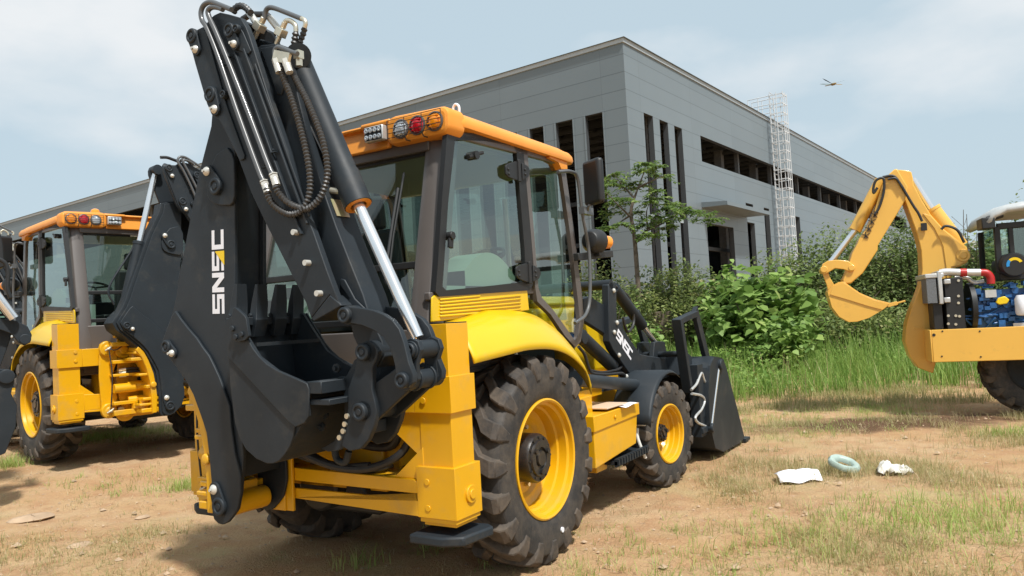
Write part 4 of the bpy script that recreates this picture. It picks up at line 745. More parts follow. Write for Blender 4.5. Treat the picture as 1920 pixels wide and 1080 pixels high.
b = MB(); b.prism(el([(-60, 410), (0, 432), (6, 460), (9, 500), (-60, 520)], .2), (0, .3, 0)); b.tube(el([(-20, 478), (8, 492), (15, 510), (14, 540), (20, 560)], .1), .02); b.build('mirror', M['blk2'], pe, bevel=.01)

# ---------------------------------------------------------------- the half-built ochre machine on the right
G = Frame((5.58, 10.2, 0), R(20))
def g(pts, y): return [G.at(a, b, 'Y', y) for a, b in pts]
OM = empty('unfinished_digger', tuple(G.O), -G.yaw); tag(OM, 'ochre digger on the right, still without its hood, blue engine and radiator showing', 'digger')
b = MB(); q = g([(1738, 619), (1738, 680)], 0); z1, z0 = q[0][2], q[1][2]; b.box((0, 0, z0), (3.2, .02, z1)); b.box((-.02, 0, z0), (0, 1.25, z1)); b.box((0, 1.23, z0), (3.2, 1.25, z1)); b.box((0, .02, z0+.02), (3.2, 1.23, z0+.06)); b.box((.0, .02, z1-.05), (3.2, .25, z1-.03)); b.box((0, 1.0, z1-.05), (3.2, 1.23, z1-.03)); ch = b.build('chassis', M['och'], OM, bevel=.008)
b = MB()
for p in ((1751, 628), (1767, 621), (1837, 621), (1766, 668), (1839, 669)): c = g([p], 0)[0]; b.cyl(c, c+(0, -.006, 0), .02 if p[0] == 1751 else .011, n=12)
b.build('bolt_holes', M['blk2'], ch)
bm = [(1683, 318), (1700, 319), (1709, 322), (1712, 334), (1713, 346), (1727, 372), (1745, 402), (1768, 428), (1792, 447), (1812, 462), (1819, 476), (1814, 492), (1800, 500), (1787, 503), (1778, 560), (1768, 620), (1750, 700), (1722, 690), (1706, 668), (1697, 640), (1700, 607), (1708, 580), (1717, 559), (1726, 535), (1729, 505), (1727, 470), (1720, 440), (1712, 418), (1695, 372), (1686, 345)]
b = MB(); b.prism(g(bm, .48), (0, .34, 0)); ob = b.build('boom', M['och'], OM, bevel=.012)
b = MB(); b.prism(g([(1730, 400), (1745, 404), (1768, 430), (1792, 450), (1811, 464), (1816, 477), (1811, 490), (1798, 498), (1784, 500), (1776, 540), (1774, 500), (1768, 460), (1752, 428)], .465), (0, .014, 0)); q = g([(1806, 479)], .46)[0]; b.lathe([(.085, 0), (.085, .02), (.05, .02), (.045, .03), (0, .03)], q+(0, .01, 0), (0, -1, 0), 24); b.prism(g([(1714, 612), (1729, 612), (1730, 617), (1714, 617)], .472), (0, .01, 0)); b.build('boom_side_plate', M['och'], ob, bevel=.006)
di = [(1676, 318), (1682, 316), (1690, 330), (1702, 350), (1697, 376), (1672, 418), (1646, 460), (1646, 468), (1618, 512), (1596, 531), (1582, 532), (1580, 524), (1590, 502), (1598, 474), (1608, 456), (1612, 446), (1624, 430), (1640, 396), (1656, 345), (1660, 333)]
b = MB(); b.prism(g(di, .40), (0, .50, 0)); od = b.build('dipper', M['och'], OM, bevel=.012)
b = MB()
for k in range(4):
    c = g([(1640-k*5.5, 402+k*13)], .392)[0]
    for dx, dz in ((.05, .02), (-.05, .02), (.03, -.045), (-.03, -.045)): b.beam(c, c+(dx, 0, dz), .008, .018, up=(0, 1, 0))
    b.beam(c+(0, 0, -.05), c+(0, 0, .05), .008, .016, up=(0, 1, 0))
b.build('lettering', M['blk2'], od)
b = MB(); b.prism(g([(1539, 506), (1542, 495), (1552, 489), (1570, 487), (1590, 489), (1602, 498), (1602, 506), (1595, 510), (1582, 505), (1566, 503), (1553, 511), (1545, 515)], .37), (0, .04, 0)); b.prism(g([(1539, 506), (1542, 495), (1552, 489), (1570, 487), (1590, 489), (1602, 498), (1602, 506), (1595, 510), (1582, 505), (1566, 503), (1553, 511), (1545, 515)], .90), (0, .04, 0)); 
b.prism(g([(1541, 510), (1552, 508), (1557, 522), (1566, 537), (1563, 551), (1553, 549), (1550, 535)], .42), (0, .04, 0)); b.prism(g([(1541, 510), (1552, 508), (1557, 522), (1566, 537), (1563, 551), (1553, 549), (1550, 535)], .84), (0, .04, 0)); q = g([(1545, 505)], .36)[0]; b.cyl(q, q+(0, .6, 0), .05, n=20); q = g([(1597, 502)], .36)[0]; b.cyl(q, q+(0, .6, 0), .045, n=20); b.build('tipping_link', M['och'], OM, bevel=.008)
bu = [(1552, 549), (1560, 536), (1572, 529), (1582, 528), (1596, 538), (1612, 549), (1640, 561), (1665, 567), (1671, 570), (1652, 583), (1630, 596), (1608, 603), (1592, 604), (1574, 594), (1560, 576)]
b = MB(); P_ = g(bu, .22); b.prism(P_, (0, .02, 0)); b.prism([p+(0, .80, 0) for p in P_], (0, .02, 0)); arc = [p+(0, .02, 0) for p in g([(1671, 570), (1652, 583), (1630, 596), (1608, 603), (1592, 604), (1574, 594), (1560, 576), (1552, 549), (1560, 536)], .22)]; b.grid([[p, p+(0, .78, 0), p+(0, .78, .02), p+(.0, 0, .02)] for p in arc], close=True, flip=True)
b.prism(g([(1556, 552), (1562, 538), (1574, 531), (1582, 530), (1596, 540), (1612, 551), (1640, 563), (1668, 570), (1655, 581), (1625, 573), (1590, 562)], .205), (0, .0145, 0)); ok = b.build('bucket', M['och'], OM, bevel=.006)
for k in range(4): 
    b = MB(); A, B = g([(1664, 573), (1697, 564)], .25+k*.23); b.beam(A, A+(B-A)*.55, .09, .05); b.beam(A+(B-A)*.5, B, .07, .022); b.build('bucket_tooth', M['och'], ok, bevel=.004)
A, B, C_ = g([(1652, 338), (1603, 432), (1556, 494)], .64); b = MB(); b.cyl(A, B, .085, n=20); oc = b.build('bucket_cylinder', M['och'], OM); b = MB(); b.cyl(B, C_, .042, n=16); b.build('cylinder_rod', M['chr'], oc)
A, B, C_ = g([(1711, 336), (1746, 391), (1800, 462)], .64); b = MB(); b.cyl(B, C_, .11, n=24); b.cyl(B, B+(C_-B)*.06, .12, n=24); oc = b.build('crowd_cylinder', M['och'], OM); b = MB(); b.cyl(A, B, .05, n=16); b.build('cylinder_rod', M['chr'], oc)
def gh(pts, y, r, nm='hydraulic_hose', m='hose', par=None): b = MB(); b.tube(g(pts, y), r); return b.build(nm, M[m], par or OM)
gh([(1645, 352), (1638, 362), (1638, 350), (1643, 338), (1655, 334), (1658, 345), (1656, 365), (1648, 390), (1640, 402)], .36, .018); gh([(1655, 332), (1675, 330), (1688, 345), (1700, 365), (1712, 385), (1722, 400), (1729, 415)], .38, .018); gh([(1665, 336), (1680, 335), (1692, 352)], .36, .016); gh([(1765, 430), (1772, 424), (1785, 426), (1797, 434), (1808, 455)], .4, .018)
b = MB(); b.box(*[v+np.array(o) for v, o in zip(g([(1727, 433), (1737, 418)], .46), ((0, -.03, 0), (0, 0, 0)))]); b.build('hose_clamp', M['blk2'], OM)
# radiator, engine, filter
def gbox(b, p, q, y0, y1): A, B = g([p, q], y0); b.box((A[0], y0, B[2]), (B[0], y1, A[2]))
b = MB(); gbox(b, (1746, 535), (1770, 617), .1, 1.1); gbox(b, (1770, 522), (1812, 617), .06, 1.1); rd = b.build('radiator_box', M['blk2'], OM, bevel=.006)
b = MB(); gbox(b, (1736, 518), (1758, 568), .05, .9); b.build('radiator_core', M['radi'], rd)
b = MB(); gbox(b, (1757, 508), (1770, 570), .03, .9); gbox(b, (1770, 524), (1783, 532), .03, .12); gbox(b, (1770, 558), (1783, 567), .03, .12); gbox(b, (1734, 514), (1770, 520), .04, .9); b.build('radiator_frame', M['alu'], rd, bevel=.01)
b = MB()
for p in ((1797, 526), (1797, 555), (1797, 568), (1778, 592), (1792, 592), (1778, 607), (1792, 608), (1799, 593)): c = g([p], .06)[0]; b.cyl(c, c+(0, -.01, 0), .018, n=8)
b.build('radiator_bolts', M['zinc'], rd)
b = MB(); b.tube(g([(1762, 512), (1775, 510), (1800, 511)], .1), .05, 14); b.tube(g([(1812, 511), (1826, 511), (1838, 511)], .1), .05, 14); b.tube(g([(1790, 521), (1812, 521), (1822, 528), (1830, 530), (1845, 528)], .2), .03, 12); ip = b.build('intake_pipe', M['alu'], OM, smooth=50)
b = MB(); b.tube(g([(1800, 511), (1806, 511), (1812, 511)], .1), .055, 14); b.build('silicone_joint', M['redh'], ip, smooth=50); b = MB(); b.tube(g([(1838, 511), (1850, 512), (1857, 520), (1858, 532)], .1), .048, 14); b.build('silicone_joint', M['redh'], ip, smooth=50)
b = MB(); rr = random.Random(3)
gbox(b, (1825, 545), (1960, 616), .18, .9)
for i in range(70):
    px_, py_ = rr.uniform(1822, 1950), rr.uniform(532, 612); c = g([(px_, py_)], .14)[0]; k = rr.random()
    if k < .4: b.box(c-(rr.uniform(.02, .07), .05, rr.uniform(.015, .05)), c+(rr.uniform(.02, .06), .08, rr.uniform(.01, .04)))
    elif k < .7: b.cyl(c, c+(0, .12, 0), rr.uniform(.015, .05), n=12)
    else: b.tube([c, c+(rr.uniform(-.15, .15), -.03, rr.uniform(-.04, .04)), c+(rr.uniform(-.25, .25), .03, rr.uniform(-.1, .1))], .012, 8)
en = b.build('engine_block', M['blue'], OM, bevel=.006)
b = MB(); gbox(b, (1847, 544), (1869, 557), .07, .1); gbox(b, (1900, 606), (1925, 614), .07, .1); b.build('engine_plate', M['alu'], en)
b = MB(); c = g([(1880, 564)], .08)[0]; b.prism([c+(x, 0, z) for x, z in ((-.08, -.02), (-.05, .04), (.03, .06), (.08, .01), (.05, -.04), (-.04, -.05))], (0, .05, 0)); b.build('oil_cap', M['ystk'], en, bevel=.01)
b = MB(); A, B = g([(1917, 555), (1917, 592)], .05); b.lathe([(0, 0), (.06, .01), (.075, .04), (.075, .22), (.05, .27), (0, .27)], B, (0, 0, 1), 18); b.build('fuel_filter', M['wht'], en)
c = g([(1898, 497)], .15)[0]; b = MB(); b.lathe([(0, 0), (.14, 0), (.16, .03), (.16, .5), (0, .5)], c-(0, .12, 0), (0, 1, 0), 28); af = b.build('air_filter', M['blk2'], OM)
for a0, a1, m in ((.4, 2.3, 'ystk'), (2.35, 3.4, 'fblue')):
    if m == 'fblue': M[m] = mat('blue_sticker', (.02, .25, .6), .4)
    b = MB(); an = np.linspace(a0, a1, 10); b.prism([c+(.095*math.cos(t), -.124, .095*math.sin(t)) for t in an]+[c+(.06*math.cos(t), -.124, .06*math.sin(t)) for t in an[::-1]], (0, .003, 0)); b.build('filter_mark', M[m], af, smooth=0)
# fan, belt, cab and roof, wheel
b = MB(); c = g([(1818, 575)], .3)[0]; b.cyl(c-(.02, 0, 0), c+(.04, 0, 0), .32, n=28); b.build('cooling_fan', M['blk2'], OM)
b = MB(); A = g([(1868, 425), (1874, 512), (1893, 420)], .2)
b.beam(A[1], A[0], .07, .07); b.beam(A[2]*(1, 1, 0)+(0, 0, A[1][2]), A[2], .05, .06); b.box((A[1][0], .2, A[1][2]-.1), (A[1][0]+1.6, 1.1, A[1][2])); b.beam(A[0], A[0]+(1.6, 0, .02), .06, .08)
for yy in (1.1,): b.beam(A[1]+(0, .9, 0), A[0]+(0, .9, 0), .07, .07)
oc = b.build('cab_frame', M['blk2'], OM, bevel=.01); b = MB(); b.prism([A[1]+(0, .02, 0), A[1]+(1.6, .02, 0), A[0]+(1.6, .02, 0), A[0]+(0, .02, 0)], (0, .006, 0)); b.prism([A[1]+(.0, .05, 0), A[1]+(0, .9, 0), A[0]+(0, .9, 0), A[0]+(0, .05, 0)], (.006, 0, 0)); b.build('pane', M['glass'], oc, smooth=0)
b = MB(); b.box((A[1][0]+.3, .5, A[1][2]), (A[1][0]+.7, .9, A[1][2]+.65)); b.build('seat', M['foam'], oc, bevel=.05)
M['wroof'] = mat('white_roof', (.46, .48, .48), .4, noise=.1)
b = MB(); r0 = g([(1856, 419), (1866, 403), (1890, 393), (1920, 389)], .05); rows = []
for yy, dz in ((.0, -.02), (.08, .05), (.65, .09), (1.2, .05), (1.28, -.02)): rows.append([(p[0]-.02, yy, p[2]+dz*(k/3)) for k, p in enumerate(r0)]+[(r0[-1][0]+1.2, yy, r0[-1][2]+dz)])
b.grid(rows, flip=True); b.build('cab_roof', M['wroof'], OM, solid=.07, smooth=50)
b = MB(); q = g([(1838, 428), (1862, 408), (1870, 412), (1868, 420)], .1); b.box(q[0]-(0, .1, .02), q[1]+(.0, .2, .0)); b.tube(g([(1850, 412), (1862, 408), (1880, 402)], .05), .04); b.build('roof_lamp', M['blk2'], oc, bevel=.02)
c = g([(1938, 690)], .5)[0]; ow = MB(); ow.lathe([(.34, -.1), (.35, .16), (.32, .18), (.31, .05), (.15, .03), (0, .03)], (0, 0, 0), (1, 0, 0), 40); wo_ = ow.build('wheel', M['blk'], OM); wo_.location = (c[0], .5, .63); wo_.rotation_euler = (0, 0, R(-90)+0)
tyre_mb(.64, .20, .35, 19, .042).build('tyre', [M['rub'], M['lug']], wo_, smooth=28, bevel=.006, bseg=1)
b = MB(); b.beam((1.35, -.02, z0+.08), (1.62, -.02, z1-.1), .02, .05, up=(0, 1, 0)); b.box((1.3, -.06, z0-.14), (2.6, .2, z0-.02)); b.build('step_bracket', M['blk'], OM)

# ---------------------------------------------------------------- ground
def fast_mesh(name, V_, F_, mats, parent=None, attr=None, mi=None, smooth=False):
    V_ = np.asarray(V_, np.float32); F_ = np.asarray(F_, np.int32); k = F_.shape[1]
    me = bpy.data.meshes.new(name); me.vertices.add(len(V_)); me.vertices.foreach_set('co', V_.ravel()); me.loops.add(F_.size); me.loops.foreach_set('vertex_index', F_.ravel())
    me.polygons.add(len(F_)); me.polygons.foreach_set('loop_start', np.arange(0, F_.size, k, dtype=np.int32)); me.polygons.foreach_set('loop_total', np.full(len(F_), k, np.int32))
    if smooth: me.polygons.foreach_set('use_smooth', [True]*len(F_))
    for m in mats: me.materials.append(m)
    if mi is not None: me.polygons.foreach_set('material_index', np.asarray(mi, np.int32))
    me.update(); me.validate()
    if attr is not None: a = me.attributes.new('tone', 'FLOAT', 'POINT'); a.data.foreach_set('value', np.asarray(attr, np.float32))
    o = bpy.data.objects.new(name, me); COL.objects.link(o)
    if parent is not None: o.parent = parent
    return o
def axis(a, b, n, c, k=2.2): t = np.linspace(-1, 1, n); s = np.sign(t)*np.abs(t)**k; return np.where(s < 0, c+(c-a)*s, c+(b-c)*s)
xs = axis(-260, 320, 420, 0.0, 3.2); ys = axis(-60, 700, 420, 6.5, 3.4)
X_, Y_ = np.meshgrid(xs, ys); rough_ = (vnoise(X_, Y_, 3, 4)-.5)*.03+(vnoise(X_, Y_, 7, 5)-.5)*.022+(vnoise(X_, Y_, 15, 6)-.5)*.014; Z_ = gz(X_, Y_)-.004+np.where(np.hypot(X_, Y_-6) < 12, rough_, 0)
n = len(xs); idx = np.arange(len(ys)*n).reshape(len(ys), n); Fq = np.stack([idx[:-1, :-1], idx[:-1, 1:], idx[1:, 1:], idx[1:, :-1]], -1).reshape(-1, 4)
gm = bpy.data.materials.new('dirt_ground'); gm.use_nodes = True; nt = gm.node_tree; bs = nt.nodes['Principled BSDF']; bs.inputs['Roughness'].default_value = .95; bs.inputs['Specular IOR Level'].default_value = .15
L = nt.links.new; t = N(nt, 'ShaderNodeTexCoord')
def nz(sc, det=6, ro=.6, off=(0, 0, 0)):
    m_ = N(nt, 'ShaderNodeMapping'); m_.inputs['Location'].default_value = off; L(t.outputs['Object'], m_.inputs[0]); q = N(nt, 'ShaderNodeTexNoise'); q.inputs['Scale'].default_value = sc; q.inputs['Detail'].default_value = det; q.inputs['Roughness'].default_value = ro; L(m_.outputs[0], q.inputs[0]); return q.outputs[0]
def rampn(src, a, b_): q = N(nt, 'ShaderNodeValToRGB'); q.color_ramp.elements[0].position = a; q.color_ramp.elements[1].position = b_; L(src, q.inputs[0]); return q.outputs[0]
def mixc(f_, a, b_):
    q = N(nt, 'ShaderNodeMix', data_type='RGBA'); L(f_, q.inputs[0])
    for i_, v in ((6, a), (7, b_)):
        if isinstance(v, tuple): q.inputs[i_].default_value = (*v, 1)
        else: L(v, q.inputs[i_])
    return q.outputs[2]
c = mixc(rampn(nz(.9), .38, .62), (.54, .335, .17), (.60, .415, .24))
c = mixc(rampn(nz(3.5, 8, .7), .45, .68), c, (.48, .265, .14))
c = mixc(rampn(nz(.55, 5, .65, (7, 3, 0)), .56, .68), c, (.52, .39, .20))
c = mixc(rampn(nz(14, 6, .8), .56, .70), c, (.60, .46, .32))
c = mixc(rampn(nz(45, 4, .7), .60, .72), c, (.36, .22, .12))
c = mixc(rampn(nz(.28, 4, .6, (1, 9, 0)), .58, .66), c, (.34, .19, .105))
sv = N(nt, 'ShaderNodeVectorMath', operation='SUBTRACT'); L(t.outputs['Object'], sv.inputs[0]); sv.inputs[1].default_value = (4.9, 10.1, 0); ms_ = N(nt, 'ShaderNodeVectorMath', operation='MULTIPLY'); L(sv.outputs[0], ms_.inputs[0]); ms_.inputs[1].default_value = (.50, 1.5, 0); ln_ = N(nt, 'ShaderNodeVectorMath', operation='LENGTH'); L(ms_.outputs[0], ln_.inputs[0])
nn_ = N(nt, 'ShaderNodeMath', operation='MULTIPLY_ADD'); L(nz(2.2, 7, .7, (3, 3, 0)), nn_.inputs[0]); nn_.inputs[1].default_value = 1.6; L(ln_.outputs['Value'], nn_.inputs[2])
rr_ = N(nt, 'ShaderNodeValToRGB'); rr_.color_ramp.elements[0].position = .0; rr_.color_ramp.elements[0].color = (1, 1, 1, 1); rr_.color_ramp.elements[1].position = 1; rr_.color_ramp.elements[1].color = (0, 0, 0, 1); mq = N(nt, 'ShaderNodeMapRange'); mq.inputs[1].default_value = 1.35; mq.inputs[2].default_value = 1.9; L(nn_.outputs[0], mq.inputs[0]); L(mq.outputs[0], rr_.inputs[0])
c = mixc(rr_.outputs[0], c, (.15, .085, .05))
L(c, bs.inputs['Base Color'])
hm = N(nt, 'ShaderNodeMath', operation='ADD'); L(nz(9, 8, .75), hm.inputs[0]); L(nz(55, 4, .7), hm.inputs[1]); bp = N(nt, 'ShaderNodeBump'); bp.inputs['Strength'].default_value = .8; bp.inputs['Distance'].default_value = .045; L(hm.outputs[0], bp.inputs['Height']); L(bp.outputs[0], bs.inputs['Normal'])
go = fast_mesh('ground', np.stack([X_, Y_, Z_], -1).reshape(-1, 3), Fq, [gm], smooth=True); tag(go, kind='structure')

# ---------------------------------------------------------------- vegetation
def leafmat(name, dark, light, dry=None, transl=.35, rough=.5):
    m = bpy.data.materials.new(name); m.use_nodes = True; nt = m.node_tree; b = nt.nodes['Principled BSDF']; o = nt.nodes['Material Output']; L = nt.links.new
    a = N(nt, 'ShaderNodeAttribute', attribute_name='tone'); r = N(nt, 'ShaderNodeValToRGB'); e = r.color_ramp.elements; e[0].color = (*dark, 1); e[1].color = (*light, 1); e[0].position = .1; e[1].position = .8
    if dry: q = e.new(.93); q.color = (*dry, 1)
    L(a.outputs['Fac'], r.inputs[0]); L(r.outputs[0], b.inputs['Base Color']); b.inputs['Roughness'].default_value = rough; b.inputs['Specular IOR Level'].default_value = .3
    t = N(nt, 'ShaderNodeBsdfTranslucent'); L(r.outputs[0], t.inputs[0]); mx = N(nt, 'ShaderNodeMixShader'); mx.inputs[0].default_value = transl; L(b.outputs[0], mx.inputs[1]); L(t.outputs[0], mx.inputs[2]); L(mx.outputs[0], o.inputs[0]); return m
M['g_dry'] = leafmat('dry_grass', (.24, .27, .09), (.52, .43, .22), (.62, .52, .32), transl=.45)
M['g_grn'] = leafmat('green_grass', (.20, .31, .06), (.46, .56, .17), (.52, .48, .22), transl=.5)
M['g_tall'] = leafmat('tall_grass_blade', (.13, .25, .045), (.34, .48, .12), (.44, .45, .19), transl=.5)
M['l_big'] = leafmat('mulberry_leaf', (.12, .22, .05), (.33, .47, .13), (.46, .54, .19), transl=.42)
M['l_mid'] = leafmat('shrub_leaf', (.11, .16, .055), (.30, .35, .11), (.44, .38, .20), transl=.42)
M['l_drk'] = leafmat('dark_tree_leaf', (.10, .145, .05), (.26, .33, .11), (.40, .36, .20), transl=.4)
M['l_tree'] = leafmat('pinnate_leaf', (.07, .13, .035), (.19, .28, .07), (.28, .34, .11), transl=.42)
M['bark'] = mat('bark', (.13, .10, .075), .9, noise=.4, nscale=12, bump=.5, bscale=30)
LEAF4 = np.array([[0, 0, 0], [.28, .5, .06], [0, 1, 0], [-.28, .5, .06]]); LF4 = np.array([[0, 1, 2, 3]])
LEAFB = np.array([[0, 0, 0], [.42, .12, .07], [.46, .48, .09], [0, 1.05, -.10], [-.46, .48, .09], [-.42, .12, .07], [0, .45, -.02]]); LFB = np.array([[0, 1, 6], [1, 2, 6], [2, 3, 6], [3, 4, 6], [4, 5, 6], [5, 0, 6]])
def leaves(name, P, size, m, parent, big=False, up=.6, tone=None, seed=0, azim=None, pitch=None):
    r = np.random.default_rng(seed); P = np.asarray(P); n = len(P); T, Fx = (LEAFB, LFB) if big else (LEAF4, LF4)
    yaw = r.uniform(0, 2*math.pi, n) if azim is None else azim; pt = r.normal(-.35, .45, n) if pitch is None else pitch; rl = r.normal(0, .45*(1.3-up), n)
    d = np.stack([np.cos(yaw)*np.cos(pt), np.sin(yaw)*np.cos(pt), np.sin(pt)], -1); s_ = np.stack([-np.sin(yaw), np.cos(yaw), 0*yaw], -1); nr = np.cross(s_, d)*-1
    s2 = s_*np.cos(rl)[:, None]+nr*np.sin(rl)[:, None]; n2 = nr*np.cos(rl)[:, None]-s_*np.sin(rl)[:, None]
    sz = (size*r.uniform(.6, 1.25, n))[:, None, None]; A = P[:, None, :]+sz*(T[None, :, 0:1]*s2[:, None]+T[None, :, 1:2]*d[:, None]+T[None, :, 2:3]*n2[:, None])
    tn = np.repeat((r.uniform(0, 1, n) if tone is None else np.clip(tone+r.normal(0, .16, n), 0, 1)), len(T))
    Fv = (np.arange(n)[:, None, None]*len(T)+Fx[None]).reshape(-1, Fx.shape[1]); return fast_mesh(name, A.reshape(-1, 3), Fv, [m], parent, attr=tn)
def clumps(c, rad, k, n, seed, cr=.33, shell=.55):
    r = np.random.default_rng(seed); u = r.normal(size=(k, 3)); u /= np.linalg.norm(u, axis=1)[:, None]; cc = u*(r.uniform(.25, 1, k)**.6)[:, None]*(1-cr*.6); cc[:, 2] = np.abs(cc[:, 2])*1.0-.12
    w = r.uniform(.6, 1.3, k); which = r.choice(k, n, p=w/w.sum()); v = r.normal(size=(n, 3)); v /= np.linalg.norm(v, axis=1)[:, None]
    p = cc[which]+v*(cr*w[which]*r.uniform(shell, 1.05, n))[:, None]; tone = r.uniform(.2, .75, k)[which]
    return np.array(c)+p*np.array(rad), tone, np.array(c)+cc*np.array(rad)
def shrub(name, base, rad, n, size, m, label, cat='shrub', k=26, seed=0, big=False, group=None, lift=.55, cr=.33):
    x, y = base; z = float(gz(x, y)); o = empty(name, (x, y, z)); tag(o, label, cat, group)
    P, tone, cc = clumps((0, 0, rad[2]*lift), rad, k, n, seed, cr); P[:, 2] = np.maximum(P[:, 2], .03)
    leaves('foliage', P, size, M[m], o, big=big, tone=tone, seed=seed)
    b = MB(); r = random.Random(seed)
    for q in cc[:max(5, k//3)]: s0 = np.array((r.uniform(-.15, .15)*rad[0], r.uniform(-.15, .15)*rad[1], 0)); b.tube([s0, (s0+q)/2+(r.uniform(-.1, .1), r.uniform(-.1, .1), .1), q], [.035, .03, .025, .02, .015, .012], 6, 4)
    b.build('stem', M['bark'], o); return o
def wpt(px, py_, Yw): d = ray(px, py_); t_ = Yw/d[1]; return CAM+d*t_
def top_h(px, py_, Yw): return wpt(px, py_, Yw)[2]
# grass: blades in tufts
def blades(name, xy, h, w, m, tone, seed=0, lean=.35, clump=None):
    r = np.random.default_rng(seed); n = len(xy); z = gz(xy[:, 0], xy[:, 1])-.01; yaw = r.uniform(0, 2*math.pi, n); ln = np.abs(r.normal(0, lean, n))+.08
    d = np.stack([np.cos(yaw), np.sin(yaw)], -1); s_ = np.stack([-np.sin(yaw), np.cos(yaw)], -1); h = h*r.uniform(.5, 1.2, n)
    out = []
    for t_, ww in ((0, 1), (.45, .85), (.8, .5), (1, .06)):
        c_ = np.concatenate([xy+d*(ln*h*t_**1.8)[:, None], (z+h*(t_-.28*ln*t_**2.2))[:, None]], 1)
        for sg in (-1, 1): out.append(c_+sg*np.concatenate([s_*(w*ww/2), np.zeros((n, 1))], 1))
    A = np.stack(out, 1); f0 = np.array([[0, 1, 3, 2], [2, 3, 5, 4], [4, 5, 7, 6]]); Fv = (np.arange(n)[:, None, None]*8+f0[None]).reshape(-1, 4)
    return fast_mesh(name, A.reshape(-1, 3), Fv, [M[m]], attr=np.repeat(np.clip(tone+r.normal(0, .12, n), 0, 1), 8))
def tufts(n, per, xr, yr, dens, seed, spread=.07):
    r = np.random.default_rng(seed); P = np.stack([r.uniform(*xr, n*6), r.uniform(*yr, n*6)], -1); keep = r.uniform(0, 1, len(P)) < dens(P[:, 0], P[:, 1]); P = P[keep][:n]
    t_ = np.repeat(r.uniform(0, 1, len(P)), per); s_ = np.repeat(r.uniform(.5, 1.5, len(P)), per); return np.repeat(P, per, 0)+r.normal(0, spread, (len(P)*per, 2))*s_[:, None], t_
def dirt_free(x, y):       # more growth away from the trodden middle
    p = vnoise(x, y, .8, 11)*.6+vnoise(x, y, 2.3, 12)*.4; q = p+.22*np.clip((x-1.6)/3, 0, 1)*np.clip((7.2-y)/2.5, 0, 1)
    veh = np.hypot((x+.6)/2.3, (y-6.8)/2.8) < 1; return np.clip((q-.50)*4.0, .04, 1)*np.where(veh, .12, 1)
xy, tn = tufts(5200, 13, (-7, 7.5), (3.4, 12.5), dirt_free, 21, .07); o = blades('dry_grass', xy, .065+.03*np.clip(xy[:, 0]-1, 0, 2), .0040, 'g_dry', .25+.7*tn, 1, .95); tag(o, kind='stuff')
def gd2(x, y): return np.clip(np.exp(-(((x-3.6)/1.2)**2+((y-5.2)/1.0)**2))*1.1+np.exp(-(((x-3.2)/1.9)**2+((y-9.5)/2.0)**2))*.35+(vnoise(x, y, .7, 31)-.62)*1.5+np.exp(-(((x+3.6)/.8)**2+((y-7.8)/.5)**2))*.5, 0, 1)
xy, tn = tufts(1900, 14, (-7, 7.5), (3.6, 13), gd2, 22, .06); o = blades('green_grass', xy, .09, .0048, 'g_grn', .25+.75*tn, 2, .85); tag(o, kind='stuff')
# taller weed clumps
pl_ = []
for px_, py_, n_c, sp in ((195, 850, 26, .22), (345, 925, 14, .12), (300, 838, 12, .25), (1885, 815, 14, .16), (20, 905, 14, .12), (660, 1060, 3, .10), (1840, 960, 30, .5), (1740, 990, 26, .45), (1500, 1010, 12, .3)):
    dr = ray(px_, py_); q = (CAM+dr*(-CAMH/dr[2]))[:2]; pl_.append(q+rng.normal(0, sp, (n_c*16, 2))*(1, .6))
xy = np.concatenate(pl_); o = blades('weed_clumps', xy, .16, .006, 'g_grn', .25+.75*vnoise(xy[:, 0], xy[:, 1], 3, 77), 12, .65); tag(o, kind='stuff')
# straw litter lying flat
r_ = np.random.default_rng(5); n_l = 16000; xl = r_.uniform(-7, 7.5, n_l); yl = r_.uniform(3.4, 12, n_l); kp = r_.uniform(0, 1, n_l) < dirt_free(xl, yl)+.12; xy = np.stack([xl, yl], -1)[kp]; aa = r_.uniform(0, 2*math.pi, len(xy)); ll_ = r_.uniform(.03, .10, len(xy)); dd = np.stack([np.cos(aa), np.sin(aa)], -1); nn2 = np.stack([-np.sin(aa), np.cos(aa)], -1)*.0022; zz = gz(xy[:, 0], xy[:, 1])+.014
A = np.stack([np.c_[xy-nn2, zz], np.c_[xy+nn2, zz], np.c_[xy+dd*ll_[:, None]+nn2, zz+.012], np.c_[xy+dd*ll_[:, None]-nn2, zz+.012]], 1); o = fast_mesh('straw_litter', A.reshape(-1, 3), np.arange(len(xy)*4).reshape(-1, 4), [M['g_dry']], attr=np.repeat(r_.uniform(.5, 1, len(xy)), 4)); tag(o, kind='stuff')
